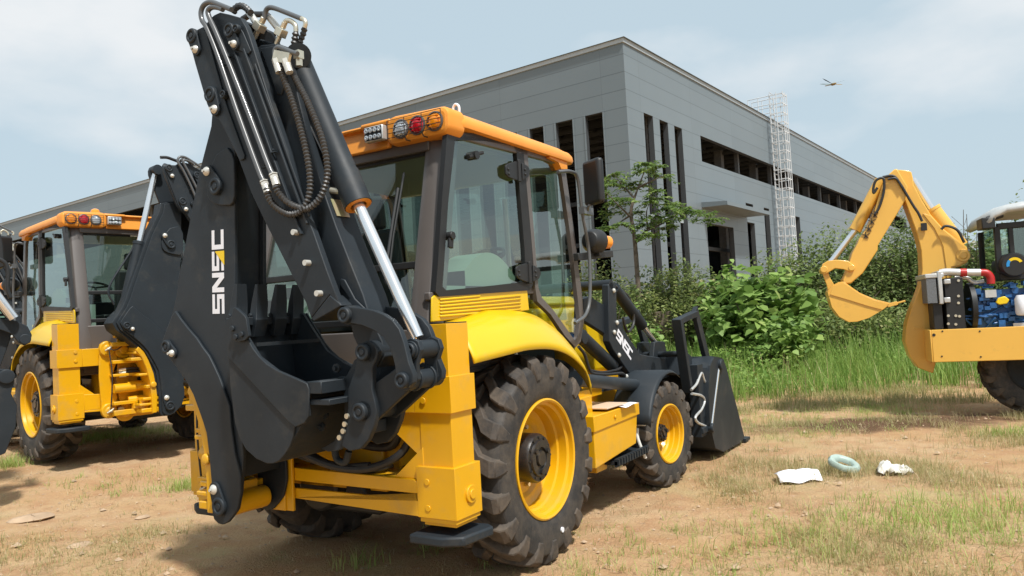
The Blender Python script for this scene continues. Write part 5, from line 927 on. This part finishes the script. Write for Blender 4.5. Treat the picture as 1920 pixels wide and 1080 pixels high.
# stones
M['stone'] = mat('pale_stone', (.48, .34, .22), .9, noise=.3, nscale=6, bump=.4, bscale=20)
def stone(x, y, sx, sy, sz, seed, label=None, name='stone'):
    r = random.Random(seed); b = MB(); rows = []
    for i in range(5):
        ph = (i/4-.5)*math.pi; rows.append([(sx*math.cos(ph)*math.cos(a)*r.uniform(.8, 1.15), sy*math.cos(ph)*math.sin(a)*r.uniform(.8, 1.15), sz*math.sin(ph)*r.uniform(.85, 1.1)) for a in np.linspace(0, 2*math.pi, 10)[:-1]])
    b.grid(rows, close=True); b.add(rows[-1], [tuple(range(9))]); o = b.build(name, M['stone'], None, smooth=40); o.location = (x, y, float(gz(x, y))+sz*.2); o.rotation_euler = (0, 0, r.uniform(0, 3)); return o
w = lambda px, py_: (CAM+ray(px, py_)*(-CAMH/ray(px, py_)[2]))[:2]
for k, (px_, py_, sx, sy, sz, lb_) in enumerate(((58, 980, .20, .13, .035, 'broad flat stone in the dirt at the left edge of the lot'), (150, 1028, .10, .07, .025, 'small flat stone in the dirt below the broad one'), (268, 972, .07, .05, .02, 'small pale stone left of the black arm foot'))):
    x, y = w(px_, py_); o = stone(x, y, sx, sy, sz, k, lb_); tag(o, lb_, 'stone')
r_ = np.random.default_rng(9); vs = []; fs = []
for k in range(2600):
    x, y = r_.uniform(-6, 7), r_.uniform(3.6, 12); s_ = r_.uniform(.005, .018)*(2.2 if k % 14 == 0 else 1); c = np.array((x, y, float(gz(x, y))+.006)); q = [c+s_*np.array(v)*r_.uniform(.7, 1.2) for v in ((1, 0, 0), (0, 1, 0), (-1, 0, 0), (0, -1, 0), (0, 0, .7), (0, 0, -.5))]; i0 = len(vs); vs += q; fs += [(i0+a, i0+b_, i0+4) for a, b_ in ((0, 1), (1, 2), (2, 3), (3, 0))]
o = fast_mesh('gravel', np.array(vs), np.array(fs), [M['stone']]); tag(o, kind='stuff')
# tall weeds at the edge of the lot
def fringe(x, y): return np.clip(.35+vnoise(x, y, .6, 41)*1.1-.25*np.clip((13.4-y), 0, 2), 0, 1)
xy, tn = tufts(2600, 12, (-1, 19), (13.2, 21), fringe, 51, .10); hh = .42+.35*vnoise(xy[:, 0], xy[:, 1], .5, 43)+.12*np.clip(xy[:, 1]-14, 0, 3)
o = blades('tall_grass', xy, hh, .013, 'g_tall', .15+.65*tn, 3, .4); tag(o, kind='stuff')
xy, tn = tufts(1100, 12, (-3, 15), (11.6, 14.2), lambda x, y: np.clip(vnoise(x, y, .9, 47)-.25, 0, 1), 52, .09); o = blades('verge_grass', xy, .17, .008, 'g_dry', .1+.7*tn, 4, .6); tag(o, kind='stuff')
rw = np.random.default_rng(3)
n_ = 34000; wx, wy = rw.uniform(-1, 18, n_), rw.uniform(13.3, 20, n_); kp = vnoise(wx, wy, .7, 61) > .45; wx, wy = wx[kp], wy[kp]; hz = gz(wx, wy)+rw.uniform(.05, .75, len(wx))*(.4+.8*vnoise(wx, wy, .5, 62)); o = leaves('weed_leaves', np.stack([wx, wy, hz], -1), .10, M['g_tall'], None, seed=8, tone=.2+.5*vnoise(wx, wy, 1.2, 63)); tag(o, kind='stuff')

xy = np.stack([rw.uniform(-1, 18, 1100), rw.uniform(12.6, 19, 1100)], -1); xy = xy[vnoise(xy[:, 0], xy[:, 1], .6, 66) > .42]; o = blades('dry_stalks', xy, .75, .012, 'g_dry', .75, 15, .25); tag(o, kind='stuff')
# shrubs and trees behind the lot: (pixel x of centre, pixel y of top, distance, half width)
def bush(px_, ytop, Yw, rx, n, size, m, label, name='shrub', cat='shrub', seed=1, k=30, big=False, group=None, cr=.33):
    ytop = ytop-(14 if px_ > 1500 and Yw > 20 else 0)
    q = wpt(px_, ytop, Yw); h = q[2]-float(gz(q[0], q[1])); return shrub(name, (q[0], q[1]), (rx, rx*.8, h/1.38), n, size, m, label, cat, k, seed, big, group, .42, cr)
GR = 'shrubs along the back edge of the lot'
bush(1418, 452, 17.4, 1.45, 1700, .24, 'l_big', 'bright broad-leaved mulberry bush standing right behind the front bucket', 'mulberry_bush', 'bush', 11, 34, True, cr=.36)
bush(1345, 456, 18.4, .75, 750, .19, 'l_big', 'lower broad-leaved mulberry bush behind the left side of the bright one', 'mulberry_bush', 'bush', 12, 20, True)
bush(1205, 555, 15.8, .45, 420, .12, 'l_big', 'small bright green sapling between the loader arm and the stone wall', 'sapling', 'sapling', 13, 12, True)
bush(1465, 570, 16.2, .75, 600, .15, 'l_big', 'low broad-leaved bush at the right foot of the mulberry', 'mulberry_bush', 'bush', 14, 14, True)
for i, (px_, yt, Yw, rx, m, lb_) in enumerate(((1115, 484, 21, 1.5, 'l_mid', 'thin brownish shrub behind the work lamp of the centre machine'), (1205, 476, 21, 1.4, 'l_mid', 'olive shrub on top of the stone wall below the slender tree'), (1285, 470, 21, 1.4, 'l_mid', 'olive shrub growing over the wall left of the mulberry bush'), (1400, 474, 22, 1.5, 'l_mid', 'olive shrub behind the mulberry bush below the door canopy'),
        (1480, 452, 22, 1.6, 'l_drk', 'dark shrub in front of the foot of the white ladder'), (1555, 415, 22, 1.8, 'l_drk', 'dark arching shrub left of the ochre digging arm'), (1635, 378, 23, 2.0, 'l_drk', 'tallest dark bush behind the ochre digging arm'), (1705, 400, 22, 1.6, 'l_drk', 'dark bush between the two legs of the ochre arm'), (1775, 432, 22, 1.5, 'l_mid', 'bush right of the ochre boom behind the radiator'), (1850, 418, 22, 1.6, 'l_drk', 'dark bush behind the half-built cab'), (1935, 345, 22, 1.7, 'l_mid', 'tall bush at the right edge of the picture'))):
    bush(px_, yt, Yw, rx*1.15, 8500, .125, m, lb_, seed=30+i, k=70, group=None, cr=.28)
for i, (px_, yt, Yw, rx) in enumerate(((1560, 540, 18.5, 1.3), (1650, 545, 18.5, 1.3), (1760, 560, 18, 1.3))): bush(px_, yt, Yw, rx, 3000, .12, 'l_mid', ('low green bush under the ochre bucket', 'low green bush behind the ochre boom foot', 'low green bush behind the ochre chassis')[i], seed=60+i, k=30)
# bare twigs standing out of the bushes on the right
b = MB(); rt_ = random.Random(4)
for k in range(7):
    q = wpt(1762+k*15, 440, 21.5); q = np.array((q[0], q[1], 1.6)); h = rt_.uniform(1.6, 2.6); tip = q+(rt_.uniform(-.5, .5), 0, h); b.tube([q, (q+tip)/2+(rt_.uniform(-.15, .15), 0, 0), tip], [.02, .018, .015, .010, .008], 5, 4)
    for j in range(4): s0 = q+(tip-q)*(.4+.14*j); b.tube([s0, s0+(rt_.uniform(-.45, .45), 0, rt_.uniform(.1, .4))], .006, 4, 1)
o = b.build('bare_twigs', M['bark']); tag(o, kind='stuff')
# slender tree
tq = wpt(1195, 500, 19.5); tx, ty = tq[0], tq[1]; tr = empty('slender_tree', (tx, ty, float(gz(tx, ty)))); tag(tr, 'slender young tree with feathery leaf tufts in front of the building corner', 'tree')
def tp(px_, py_, dy=0): return wpt(px_, py_, ty+dy)-np.array((tx, ty, float(gz(tx, ty))))
b = MB(); trunk = [np.array((.0, 0, 0)), tp(1194, 500), tp(1189, 440), tp(1183, 400), tp(1190, 370), tp(1205, 330), tp(1214, 305)]; b.tube(trunk, [.07, .06, .055, .05, .045, .04, .03, .02, .015, .012], 9, 5)
br = [[(1190, 450, 0), (1215, 430, .3), (1232, 405, .5), (1262, 385, .7), (1300, 392, .9)], [(1186, 410, 0), (1170, 395, -.2), (1150, 375, -.5), (1135, 360, -.6)], [(1184, 402, 0), (1165, 415, .2), (1148, 425, .3)], [(1190, 372, 0), (1165, 345, .4), (1150, 325, .5)], [(1196, 352, 0), (1225, 338, -.3), (1245, 330, -.4)], [(1214, 432, 0), (1240, 420, .2), (1275, 400, .5), (1325, 405, .6)], [(1190, 455, 0), (1225, 438, -.2), (1248, 425, -.3)], [(1215, 430, .3), (1212, 400, .3), (1218, 380, .3)]]
for q in br: b.tube([tp(*p) for p in q], [.03, .024, .018, .012, .009, .007], 6, 4)
b.build('trunk', M['bark'], tr)
FP = []; FA = []; FT = []; rf_ = np.random.default_rng(8)
tips = [(1214, 305), (1205, 318), (1225, 312), (1240, 330), (1150, 325), (1160, 338), (1175, 345), (1145, 345), (1138, 362), (1155, 372), (1168, 385), (1150, 398), (1180, 372), (1148, 425), (1165, 418), (1200, 395), (1215, 378), (1232, 372), (1225, 405), (1240, 415), (1250, 390), (1262, 382), (1275, 395), (1290, 390), (1305, 395), (1320, 402), (1330, 410), (1248, 425), (1225, 440), (1210, 420), (1262, 405), (1232, 355), (1195, 350), (1210, 440)]
for px_, py_ in tips:
    c0_ = tp(px_, py_, rf_.uniform(-.5, .5))
    for k in range(9):
        az = rf_.uniform(0, 2*math.pi); el_ = rf_.uniform(-.35, .45); d = np.array((math.cos(az)*math.cos(el_), math.sin(az)*math.cos(el_), math.sin(el_))); ln = rf_.uniform(.28, .48); tn_ = rf_.uniform(.2, .8)
        for j in range(9):
            t_ = (j+1)/9; p = c0_+d*ln*t_+np.array((0, 0, -.22*ln*t_**2))
            for sg in (-1, 1): FP.append(p); FA.append(az+sg*1.15); FT.append(tn_)
leaves('crown', np.array(FP), .105, M['l_tree'], tr, azim=np.array(FA), pitch=rf_.normal(-.3, .25, len(FA)), tone=np.array(FT), seed=3)
# remains of a rubble wall below the shrubs
M['rub_w'] = mat('rubble_wall', (.33, .26, .20), .95, noise=.45, nscale=3, bump=1, bscale=6, dirt=(.16, .13, .10), dscale=2)
a_, b__ = wpt(1060, 560, 19.6), wpt(1330, 560, 19.9); b = MB(); nx = 60; rows = []
for j in range(9):
    z = j*.19; rows.append([(a_[0]+(b__[0]-a_[0])*i/nx, 19.6+.10*float(vnoise(i*1.3, j*2.1, 1, 71))-.04*j, z*(1+.08*float(vnoise(i, 0, .4, 72)))) for i in range(nx+1)])
b.grid(rows); b.grid([rows[-1], [(x, y+.5, z) for x, y, z in rows[-1]]]); b.grid([[(x, y+.5, z) for x, y, z in rows[-1]], [(x, y+.5, 0) for x, y, z in rows[0]]]); rwall = b.build('rubble_wall', M['rub_w'], smooth=25); tag(rwall, 'low rubble stone wall half hidden by shrubs behind the loader arm', 'wall')
for i, (px_, yt, rx) in enumerate(((1130, 520, 1.0), (1180, 500, .9), (1310, 500, .9))): bush(px_, yt+(-14, -2, -6)[i], 18.9, rx*1.25, 3600, .11, 'l_mid', ('creeper hanging over the rubble wall beside the work lamp', 'creeper over the rubble wall under the slender tree', 'creeper over the rubble wall next to the mulberry')[i], 'creeper', 'creeper', 80+i, 20)

# ---------------------------------------------------------------- the grey factory hall
D = 30.0; cr_ = ray(1170, 120); Bo = CAM+cr_*(D/cr_[1]); B_ = Frame((Bo[0], Bo[1], 0), YB := R(36.59))
def bx_(px_, py_): return B_.at(px_, py_, 'X', 0)      # on the right-hand wall
def by_(px_, py_): return B_.at(px_, py_, 'Y', 0)      # on the left-hand wall
FB = empty('factory_hall', tuple(B_.O), -B_.yaw); tag(FB, 'large grey panel-clad factory hall with tall dark window slots behind the machines', 'building')
H = bx_(1168.5, 72)[2]; HT = bx_(1168.8, 80)[2]; seam = [bx_(1170.4, 102.1)[2], bx_(1172.3, 135.2)[2], bx_(1174.9, 168)[2]]; PH = (seam[0]-seam[2])/2
def clad(name, col, uax, vstep, voff):
    m = bpy.data.materials.new(name); m.use_nodes = True; nt = m.node_tree; b = nt.nodes['Principled BSDF']; b.inputs['Roughness'].default_value = .45; b.inputs['Metallic'].default_value = .1; L = nt.links.new
    t = N(nt, 'ShaderNodeTexCoord'); sx = N(nt, 'ShaderNodeSeparateXYZ'); L(t.outputs['Object'], sx.inputs[0])
    def line(out, step, off, wd):
        a = N(nt, 'ShaderNodeMath', operation='ADD'); a.inputs[1].default_value = off+1000*step; L(out, a.inputs[0]); d = N(nt, 'ShaderNodeMath', operation='DIVIDE'); d.inputs[1].default_value = step; L(a.outputs[0], d.inputs[0]); f = N(nt, 'ShaderNodeMath', operation='FRACT'); L(d.outputs[0], f.inputs[0]); l = N(nt, 'ShaderNodeMath', operation='LESS_THAN'); l.inputs[1].default_value = wd/step; L(f.outputs[0], l.inputs[0]); fl = N(nt, 'ShaderNodeMath', operation='FLOOR'); L(d.outputs[0], fl.inputs[0]); return l.outputs[0], fl.outputs[0]
    h, hi = line(sx.outputs['Z'], PH, -seam[0], .035); v, vi = line(sx.outputs[uax], vstep, voff, .03)
    mm = N(nt, 'ShaderNodeMath', operation='MAXIMUM'); L(h, mm.inputs[0]); vh = N(nt, 'ShaderNodeMath', operation='MULTIPLY'); vh.inputs[1].default_value = .45; L(v, vh.inputs[0]); L(vh.outputs[0], mm.inputs[1])
    cb = N(nt, 'ShaderNodeCombineXYZ'); L(hi, cb.inputs[0]); L(vi, cb.inputs[1]); wn_ = N(nt, 'ShaderNodeTexWhiteNoise'); L(cb.outputs[0], wn_.inputs[0]); mr = N(nt, 'ShaderNodeMapRange'); mr.inputs[3].default_value = .95; mr.inputs[4].default_value = 1.04; L(wn_.outputs[0], mr.inputs[0])
    n1 = N(nt, 'ShaderNodeTexNoise'); n1.inputs['Scale'].default_value = .6; n1.inputs['Detail'].default_value = 5; L(t.outputs['Object'], n1.inputs[0]); mr2 = N(nt, 'ShaderNodeMapRange'); mr2.inputs[3].default_value = .94; mr2.inputs[4].default_value = 1.06; L(n1.outputs[0], mr2.inputs[0]); ml = N(nt, 'ShaderNodeMath', operation='MULTIPLY'); L(mr.outputs[0], ml.inputs[0]); L(mr2.outputs[0], ml.inputs[1])
    vm = N(nt, 'ShaderNodeVectorMath', operation='SCALE'); vm.inputs[0].default_value = col; L(ml.outputs[0], vm.inputs['Scale']); mx = N(nt, 'ShaderNodeMix', data_type='RGBA'); L(mm.outputs[0], mx.inputs[0]); L(vm.outputs[0], mx.inputs[6]); mx.inputs[7].default_value = (col[0]*.68, col[1]*.68, col[2]*.68, 1); L(mx.outputs[2], b.inputs['Base Color']); return m
vR = bx_(1198, 150)[1]; vL = -by_(1126, 150)[0]
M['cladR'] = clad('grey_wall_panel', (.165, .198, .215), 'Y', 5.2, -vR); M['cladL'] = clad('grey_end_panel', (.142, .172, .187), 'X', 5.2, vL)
M['trim'] = mat('roof_trim', (.38, .43, .465), .5, noise=.05); M['frame'] = mat('window_reveal', (.055, .060, .064), .6); M['coping'] = mat('coping_grey', (.13, .165, .185), .5); M['dark'] = mat('hall_interior', (.020, .022, .024), .9); M['beam'] = mat('steel_beam', (.045, .052, .058), .6); M['conc'] = mat('concrete', (.13, .14, .15), .8, noise=.2)
def wall(name, m, P, u0, u1, z0, z1, holes, dep, parent):
    us = sorted({u0, u1, *[h for q in holes for h in q[:2]]}); zs = sorted({z0, z1, *[h for q in holes for h in q[2:]]}); b = MB(); b.mi = 0
    for i in range(len(us)-1):
        for j in range(len(zs)-1):
            cu, cz = (us[i]+us[i+1])/2, (zs[j]+zs[j+1])/2
            if any(h[0] < cu < h[1] and h[2] < cz < h[3] for h in holes): continue
            b.mi = 0; b.add([P(us[i], 0, zs[j]), P(us[i+1], 0, zs[j]), P(us[i+1], 0, zs[j+1]), P(us[i], 0, zs[j+1])], [(0, 1, 2, 3)]); b.mi = 1; b.add([P(us[i], dep, zs[j]), P(us[i+1], dep, zs[j]), P(us[i+1], dep, zs[j+1]), P(us[i], dep, zs[j+1])], [(3, 2, 1, 0)])
    b.mi = 1
    for a, c, e, f in holes:
        for p, q in (((a, e), (c, e)), ((c, e), (c, f)), ((c, f), (a, f)), ((a, f), (a, e))): b.add([P(p[0], 0, p[1]), P(q[0], 0, q[1]), P(q[0], dep, q[1]), P(p[0], dep, p[1])], [(0, 1, 2, 3)])
    return b.build(name, [m, M['frame']], parent, smooth=0)
hR = []
for (xa, ya, xb_, yb_) in ((1206.7, 211, 1223.9, 218.5), (1236.3, 223.9, 1252, 230.4), (1263.9, 235.4, 1278.4, 241.3)): p, q = bx_(xa, ya), bx_(xb_, yb_); hR.append((p[1], q[1], .9, p[2]))
p, q = bx_(1313, 254), bx_(1316, 302.4); SW = (q[2], p[2]); hR.append((p[1], 62.0, q[2], p[2]))
for a, c in (((1325, 418), (1378, 470)), ((1398, 380), (1413, 402)), ((1401, 416), (1417, 452)), ((1432, 389), (1446, 452)), ((1490, 405), (1502, 445))): p, q = bx_(*a), bx_(c[0], c[1]); z1_ = p[2]; hR.append((p[1], q[1], q[2] if a[1] == 380 else .9 if a[0] != 1325 else .05, z1_))
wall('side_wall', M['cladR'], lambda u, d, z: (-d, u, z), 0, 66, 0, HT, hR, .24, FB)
hL = []; zL = by_(1113, 214)[2]
pa = [(-by_(1129.8, 211)[0], -by_(1097, 218)[0]), (-by_(1073.5, 224)[0], -by_(1041.6, 231.7)[0]), (-by_(1019, 236.8)[0], -by_(992.6, 242)[0])]
pit = pa[1][0]-pa[0][0]
for a, c in pa: hL.append((a, c, .9, zL))
for k in range(3, 12): hL.append((pa[0][0]+pit*k, pa[0][1]+pit*k, .9, zL))
u = pa[0][0]+pit*13; hL.append((u, 84, by_(40, 492)[2], by_(40, 447)[2]))
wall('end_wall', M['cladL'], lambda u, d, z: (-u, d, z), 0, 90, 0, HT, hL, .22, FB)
b = MB(); b.box((-89.9, 65.8, 0), (-.2, 66, HT)); b.box((-90, .3, 0), (-89.8, 66, HT)); b.build('back_wall', M['cladR'], FB); b = MB(); b.box((-89.9, .2, HT-.9), (-.2, 65.9, HT-.75)); b.build('roof', M['dark'], FB)
b = MB(); b.box((-90, -.06, HT), (.06, .5, HT+.17)); b.box((-.5, .5, HT), (.06, 66, HT+.17)); b.build('roof_trim', M['trim'], FB); b = MB(); b.box((-90, -.14, HT+.172), (.14, .5, H)); b.box((-.5, .5, HT+.172), (.14, 66, H)); b.build('roof_coping', M['coping'], FB)
b = MB(); b.box((-24, .5, .02), (-23.8, 65, HT-1)); b.box((-88, 18, .02), (-24, 18.2, HT-1)); b.box((-88, .6, .0), (-.6, 65, .03)); b.build('interior_partition', M['dark'], FB)
for i in range(46):
    yy = .9+i*1.35; b = MB(); b.box((-23.5, yy, HT-1.25), (-.5, yy+.12, HT-1.0)); b.box((-23.5, yy+.3, SW[1]+.12), (-.5, yy+.38, SW[1]+.28)); b.build('purlin', M['beam'], FB, smooth=0)
for i in range(12):
    for xx in (-1.4,): yy = 1.9+i*5.6; b = MB(); b.box((xx-.2, yy, 0), (xx+.2, yy+.4, HT-1)); b.box((xx+.6, yy+.9, 0), (xx+.8, yy+1.1, HT-1)); b.build('column', M['conc'], FB, smooth=0)
for i in range(7):
    xx = -3-i*6; b = MB(); b.box((xx-.2, 1.2, 0), (xx+.2, 1.6, HT-1)); b.build('column', M['conc'], FB, smooth=0)
for zz in (2.4, 4.6, 6.4): b = MB(); b.box((-88, 1.0, zz), (-.7, 1.15, zz+.18)); b.box((-.95, .7, zz), (-.8, 14, zz+.18)); b.build('wall_rail', M['beam'], FB, smooth=0)
for i in range(30): b = MB(); xx = -1.5-i*2.2; b.box((xx, .7, HT-1.3), (xx+.12, 17.8, HT-1.05)); b.build('purlin', M['beam'], FB, smooth=0)
for p in hL[:6]: b = MB(); b.box((-p[1]-.06, -.03, p[2]), (-p[1]-.001, .02, p[3]+.05)); b.box((-p[0]+.001, -.03, p[2]), (-p[0]+.06, .02, p[3]+.05)); b.box((-p[1], .15, .9), (-p[0], .2, 1.5)); b.build('slot_edging', M['cladR'], FB, smooth=0)
for p in hR[:3]: b = MB(); b.box((-.2, p[0], .9), (-.15, p[1], 1.5)); b.box((-.25, p[0], 5.6), (-.2, p[1], 5.75)); b.box((-.25, p[0], 1.8), (-.2, p[1], 1.9)); b.build('slot_sill', M['trim'], FB, smooth=0)
p, q = bx_(1316, 393), bx_(1390, 411); cy0, cy1, cz = p[1], bx_(1400, 408)[1], bx_(1390, 407)[2]
b = MB(); b.prism([(0.005, cy0, cz+.05), (0.005, cy0, cz+.30), (1.25, cy0, cz+.20), (1.25, cy0, cz+.02)], (0, cy1-cy0, 0)); b.build('door_canopy', M['cladR'], FB, smooth=0)
lq = bx_(1445, 300)[1]; b = MB(); lh = bx_(1442, 232)[2]; w2 = .36
for yy in (lq-w2, lq+w2): b.box((.25, yy-.03, .5), (.31, yy+.03, lh+1.6)); 
for i in range(int((lh+1.5)/.3)): b.cyl((.28, lq-w2, .6+i*.3), (.28, lq+w2, .6+i*.3), .018, n=6)
for i in range(int((lh+1.6-2.2)/.55)+1):
    z = 2.3+i*.55; b.box((.28, lq-w2-.05, z), (1.0, lq-w2-.01, z+.055)); b.box((.28, lq+w2+.01, z), (1.0, lq+w2+.05, z+.055)); b.box((.98, lq-w2-.05, z), (1.03, lq+w2+.05, z+.055))
for xx, yy in ((1.03, lq-w2), (1.03, lq+w2), (1.03, lq), (.65, lq-w2-.05), (.65, lq+w2+.05)): b.box((xx, yy-.022, 2.3), (xx+.035, yy+.022, lh+1.6))
for zz in (lh+.5, lh+1.0, lh+1.5): b.tube([(.28, lq-w2, zz), (-1.0, lq-w2, zz)], .025, 6, 1); b.tube([(.28, lq+w2, zz), (-1.0, lq+w2, zz)], .025, 6, 1)
for xx in (-.4, -1.0): b.tube([(xx, lq-w2, lh), (xx, lq-w2, lh+1.5)], .025, 6, 1); b.tube([(xx, lq+w2, lh), (xx, lq+w2, lh+1.5)], .025, 6, 1)
M['lad'] = mat('galvanised_ladder', (.62, .64, .65), .5)
b.build('caged_ladder', M['lad'], FB, smooth=0)
# a pale shed roof far to the right
sq = wpt(1825, 412, 40); b = MB(); b.prism([(sq[0]-2.5, 40, 3.9), (sq[0]+6, 40, 4.7), (sq[0]+6, 40, 5.0), (sq[0]-2.5, 40, 4.2)], (0, 12, 0)); sh_ = empty('shed', (0, 0, 0)); tag(sh_, 'pale flat-roofed shed beyond the bushes right of the ochre arm', 'shed'); b.build('roof', M['wroof'], sh_); b = MB(); b.box((sq[0]-2.3, 40.2, 0), (sq[0]+5.8, 51.8, 4.0)); b.build('wall', M['dark'], sh_)

# ---------------------------------------------------------------- litter and the dragonfly
x, y = w(1497, 902); b = MB(); rows = [[(x-.20+.40*i/10+.03*j/6, y-.10+.26*j/6-.03*math.sin(i*.5), .012+.05*math.sin(math.pi*j/6*.8)+.010*math.sin(i*1.1+j)+.035*abs(math.sin(i*.33))*(j/6)) for i in range(11)] for j in range(7)]; b.grid(rows); o = b.build('paper_sheet', M['paper'], None, solid=.0015, smooth=60); tag(o, 'curled white sheet of paper lying on the dirt left of the green ring', 'paper'); o.location.z = float(gz(x, y))
x, y = w(1582, 888); b = MB(); th = np.linspace(0, 2*math.pi, 40, endpoint=False)
tl_ = Matrix.Rotation(.3, 3, 'X')@Matrix.Rotation(.2, 3, 'Y')
rows = [[tuple(tl_@Vector((r0*math.cos(a)*(1+.04*math.sin(5*a+r0*30)), r0*math.sin(a)*(1+.04*math.sin(5*a)), z0_))) for a in th] for r0, z0_ in ((.075, .0), (.08, .035), (.10, .05), (.13, .05), (.145, .03), (.14, .0), (.10, -.01))]; rows.append(rows[0]); b.grid(rows, close=True); o = b.build('strap_roll', M['teal'], None, smooth=50); o.location = (x, y, float(gz(x, y))+.075); tag(o, 'pale green ring-shaped roll of plastic strap on the dirt', 'roll')
x, y = w(1678, 890); b = MB(); rr = np.random.default_rng(4); rows = []
for j in range(9):
    rows.append([(x+(-.17+.34*i/14)*(1-.03*j)+rr.normal(0, .008), y-.05+.15*j/8+rr.normal(0, .008), .015+(.11*math.exp(-((i-3.5)/3.5)**2)+.055*math.exp(-((i-10)/4.0)**2))*math.sin(math.pi*(j+.6)/9)+rr.normal(0, .012)) for i in range(15)])
b.grid(rows); o = b.build('plastic_bag', M['bag'], None, solid=.001, smooth=20); tag(o, 'crumpled white plastic bag on the dirt, right of the green ring', 'plastic bag'); o.location.z = float(gz(x, y))
M['dfly'] = mat('dragonfly_body', (.22, .15, .05), .5); M['wing'] = glass('dragonfly_wing', (.30, .29, .27), mixv=.05)
dq = wpt(1562, 158, 2.2); df = empty('dragonfly', tuple(dq)); tag(df, 'dragonfly in flight against the sky, upper right', 'dragonfly')
b = MB(); b.lathe([(0, -.008), (.0035, -.006), (.0038, 0), (.0036, .006), (.002, .009), (.0014, .02), (.0013, .04), (.0009, .046), (0, .047)], (0, 0, 0), (-.1, .97, .2), 12); b.lathe([(0, -.013), (.003, -.011), (.0032, -.008), (0, -.006)], (0, 0, 0), (-.25, .96, .1), 12); b.build('body', M['dfly'], df)
for nm, tip, wd in (('wing', (.036, .006, .012), .009), ('wing', (.034, .012, .001), .0095), ('wing', (-.028, .004, .020), .009), ('wing', (-.034, .012, .006), .0095)):
    t_ = np.array(tip); d = t_/np.linalg.norm(t_); sd_ = np.cross(d, (0, 0, 1)); sd_ = np.array((0, 1, .15)); b = MB(); b.prism([d*.001, d*.012+sd_*wd*.35, t_*.75+sd_*wd*.5, t_, t_*.75-sd_*wd*.4, d*.012-sd_*wd*.25], np.array((0, -.02, 1))*.0003); b.build(nm, M['wing'], df, smooth=0)
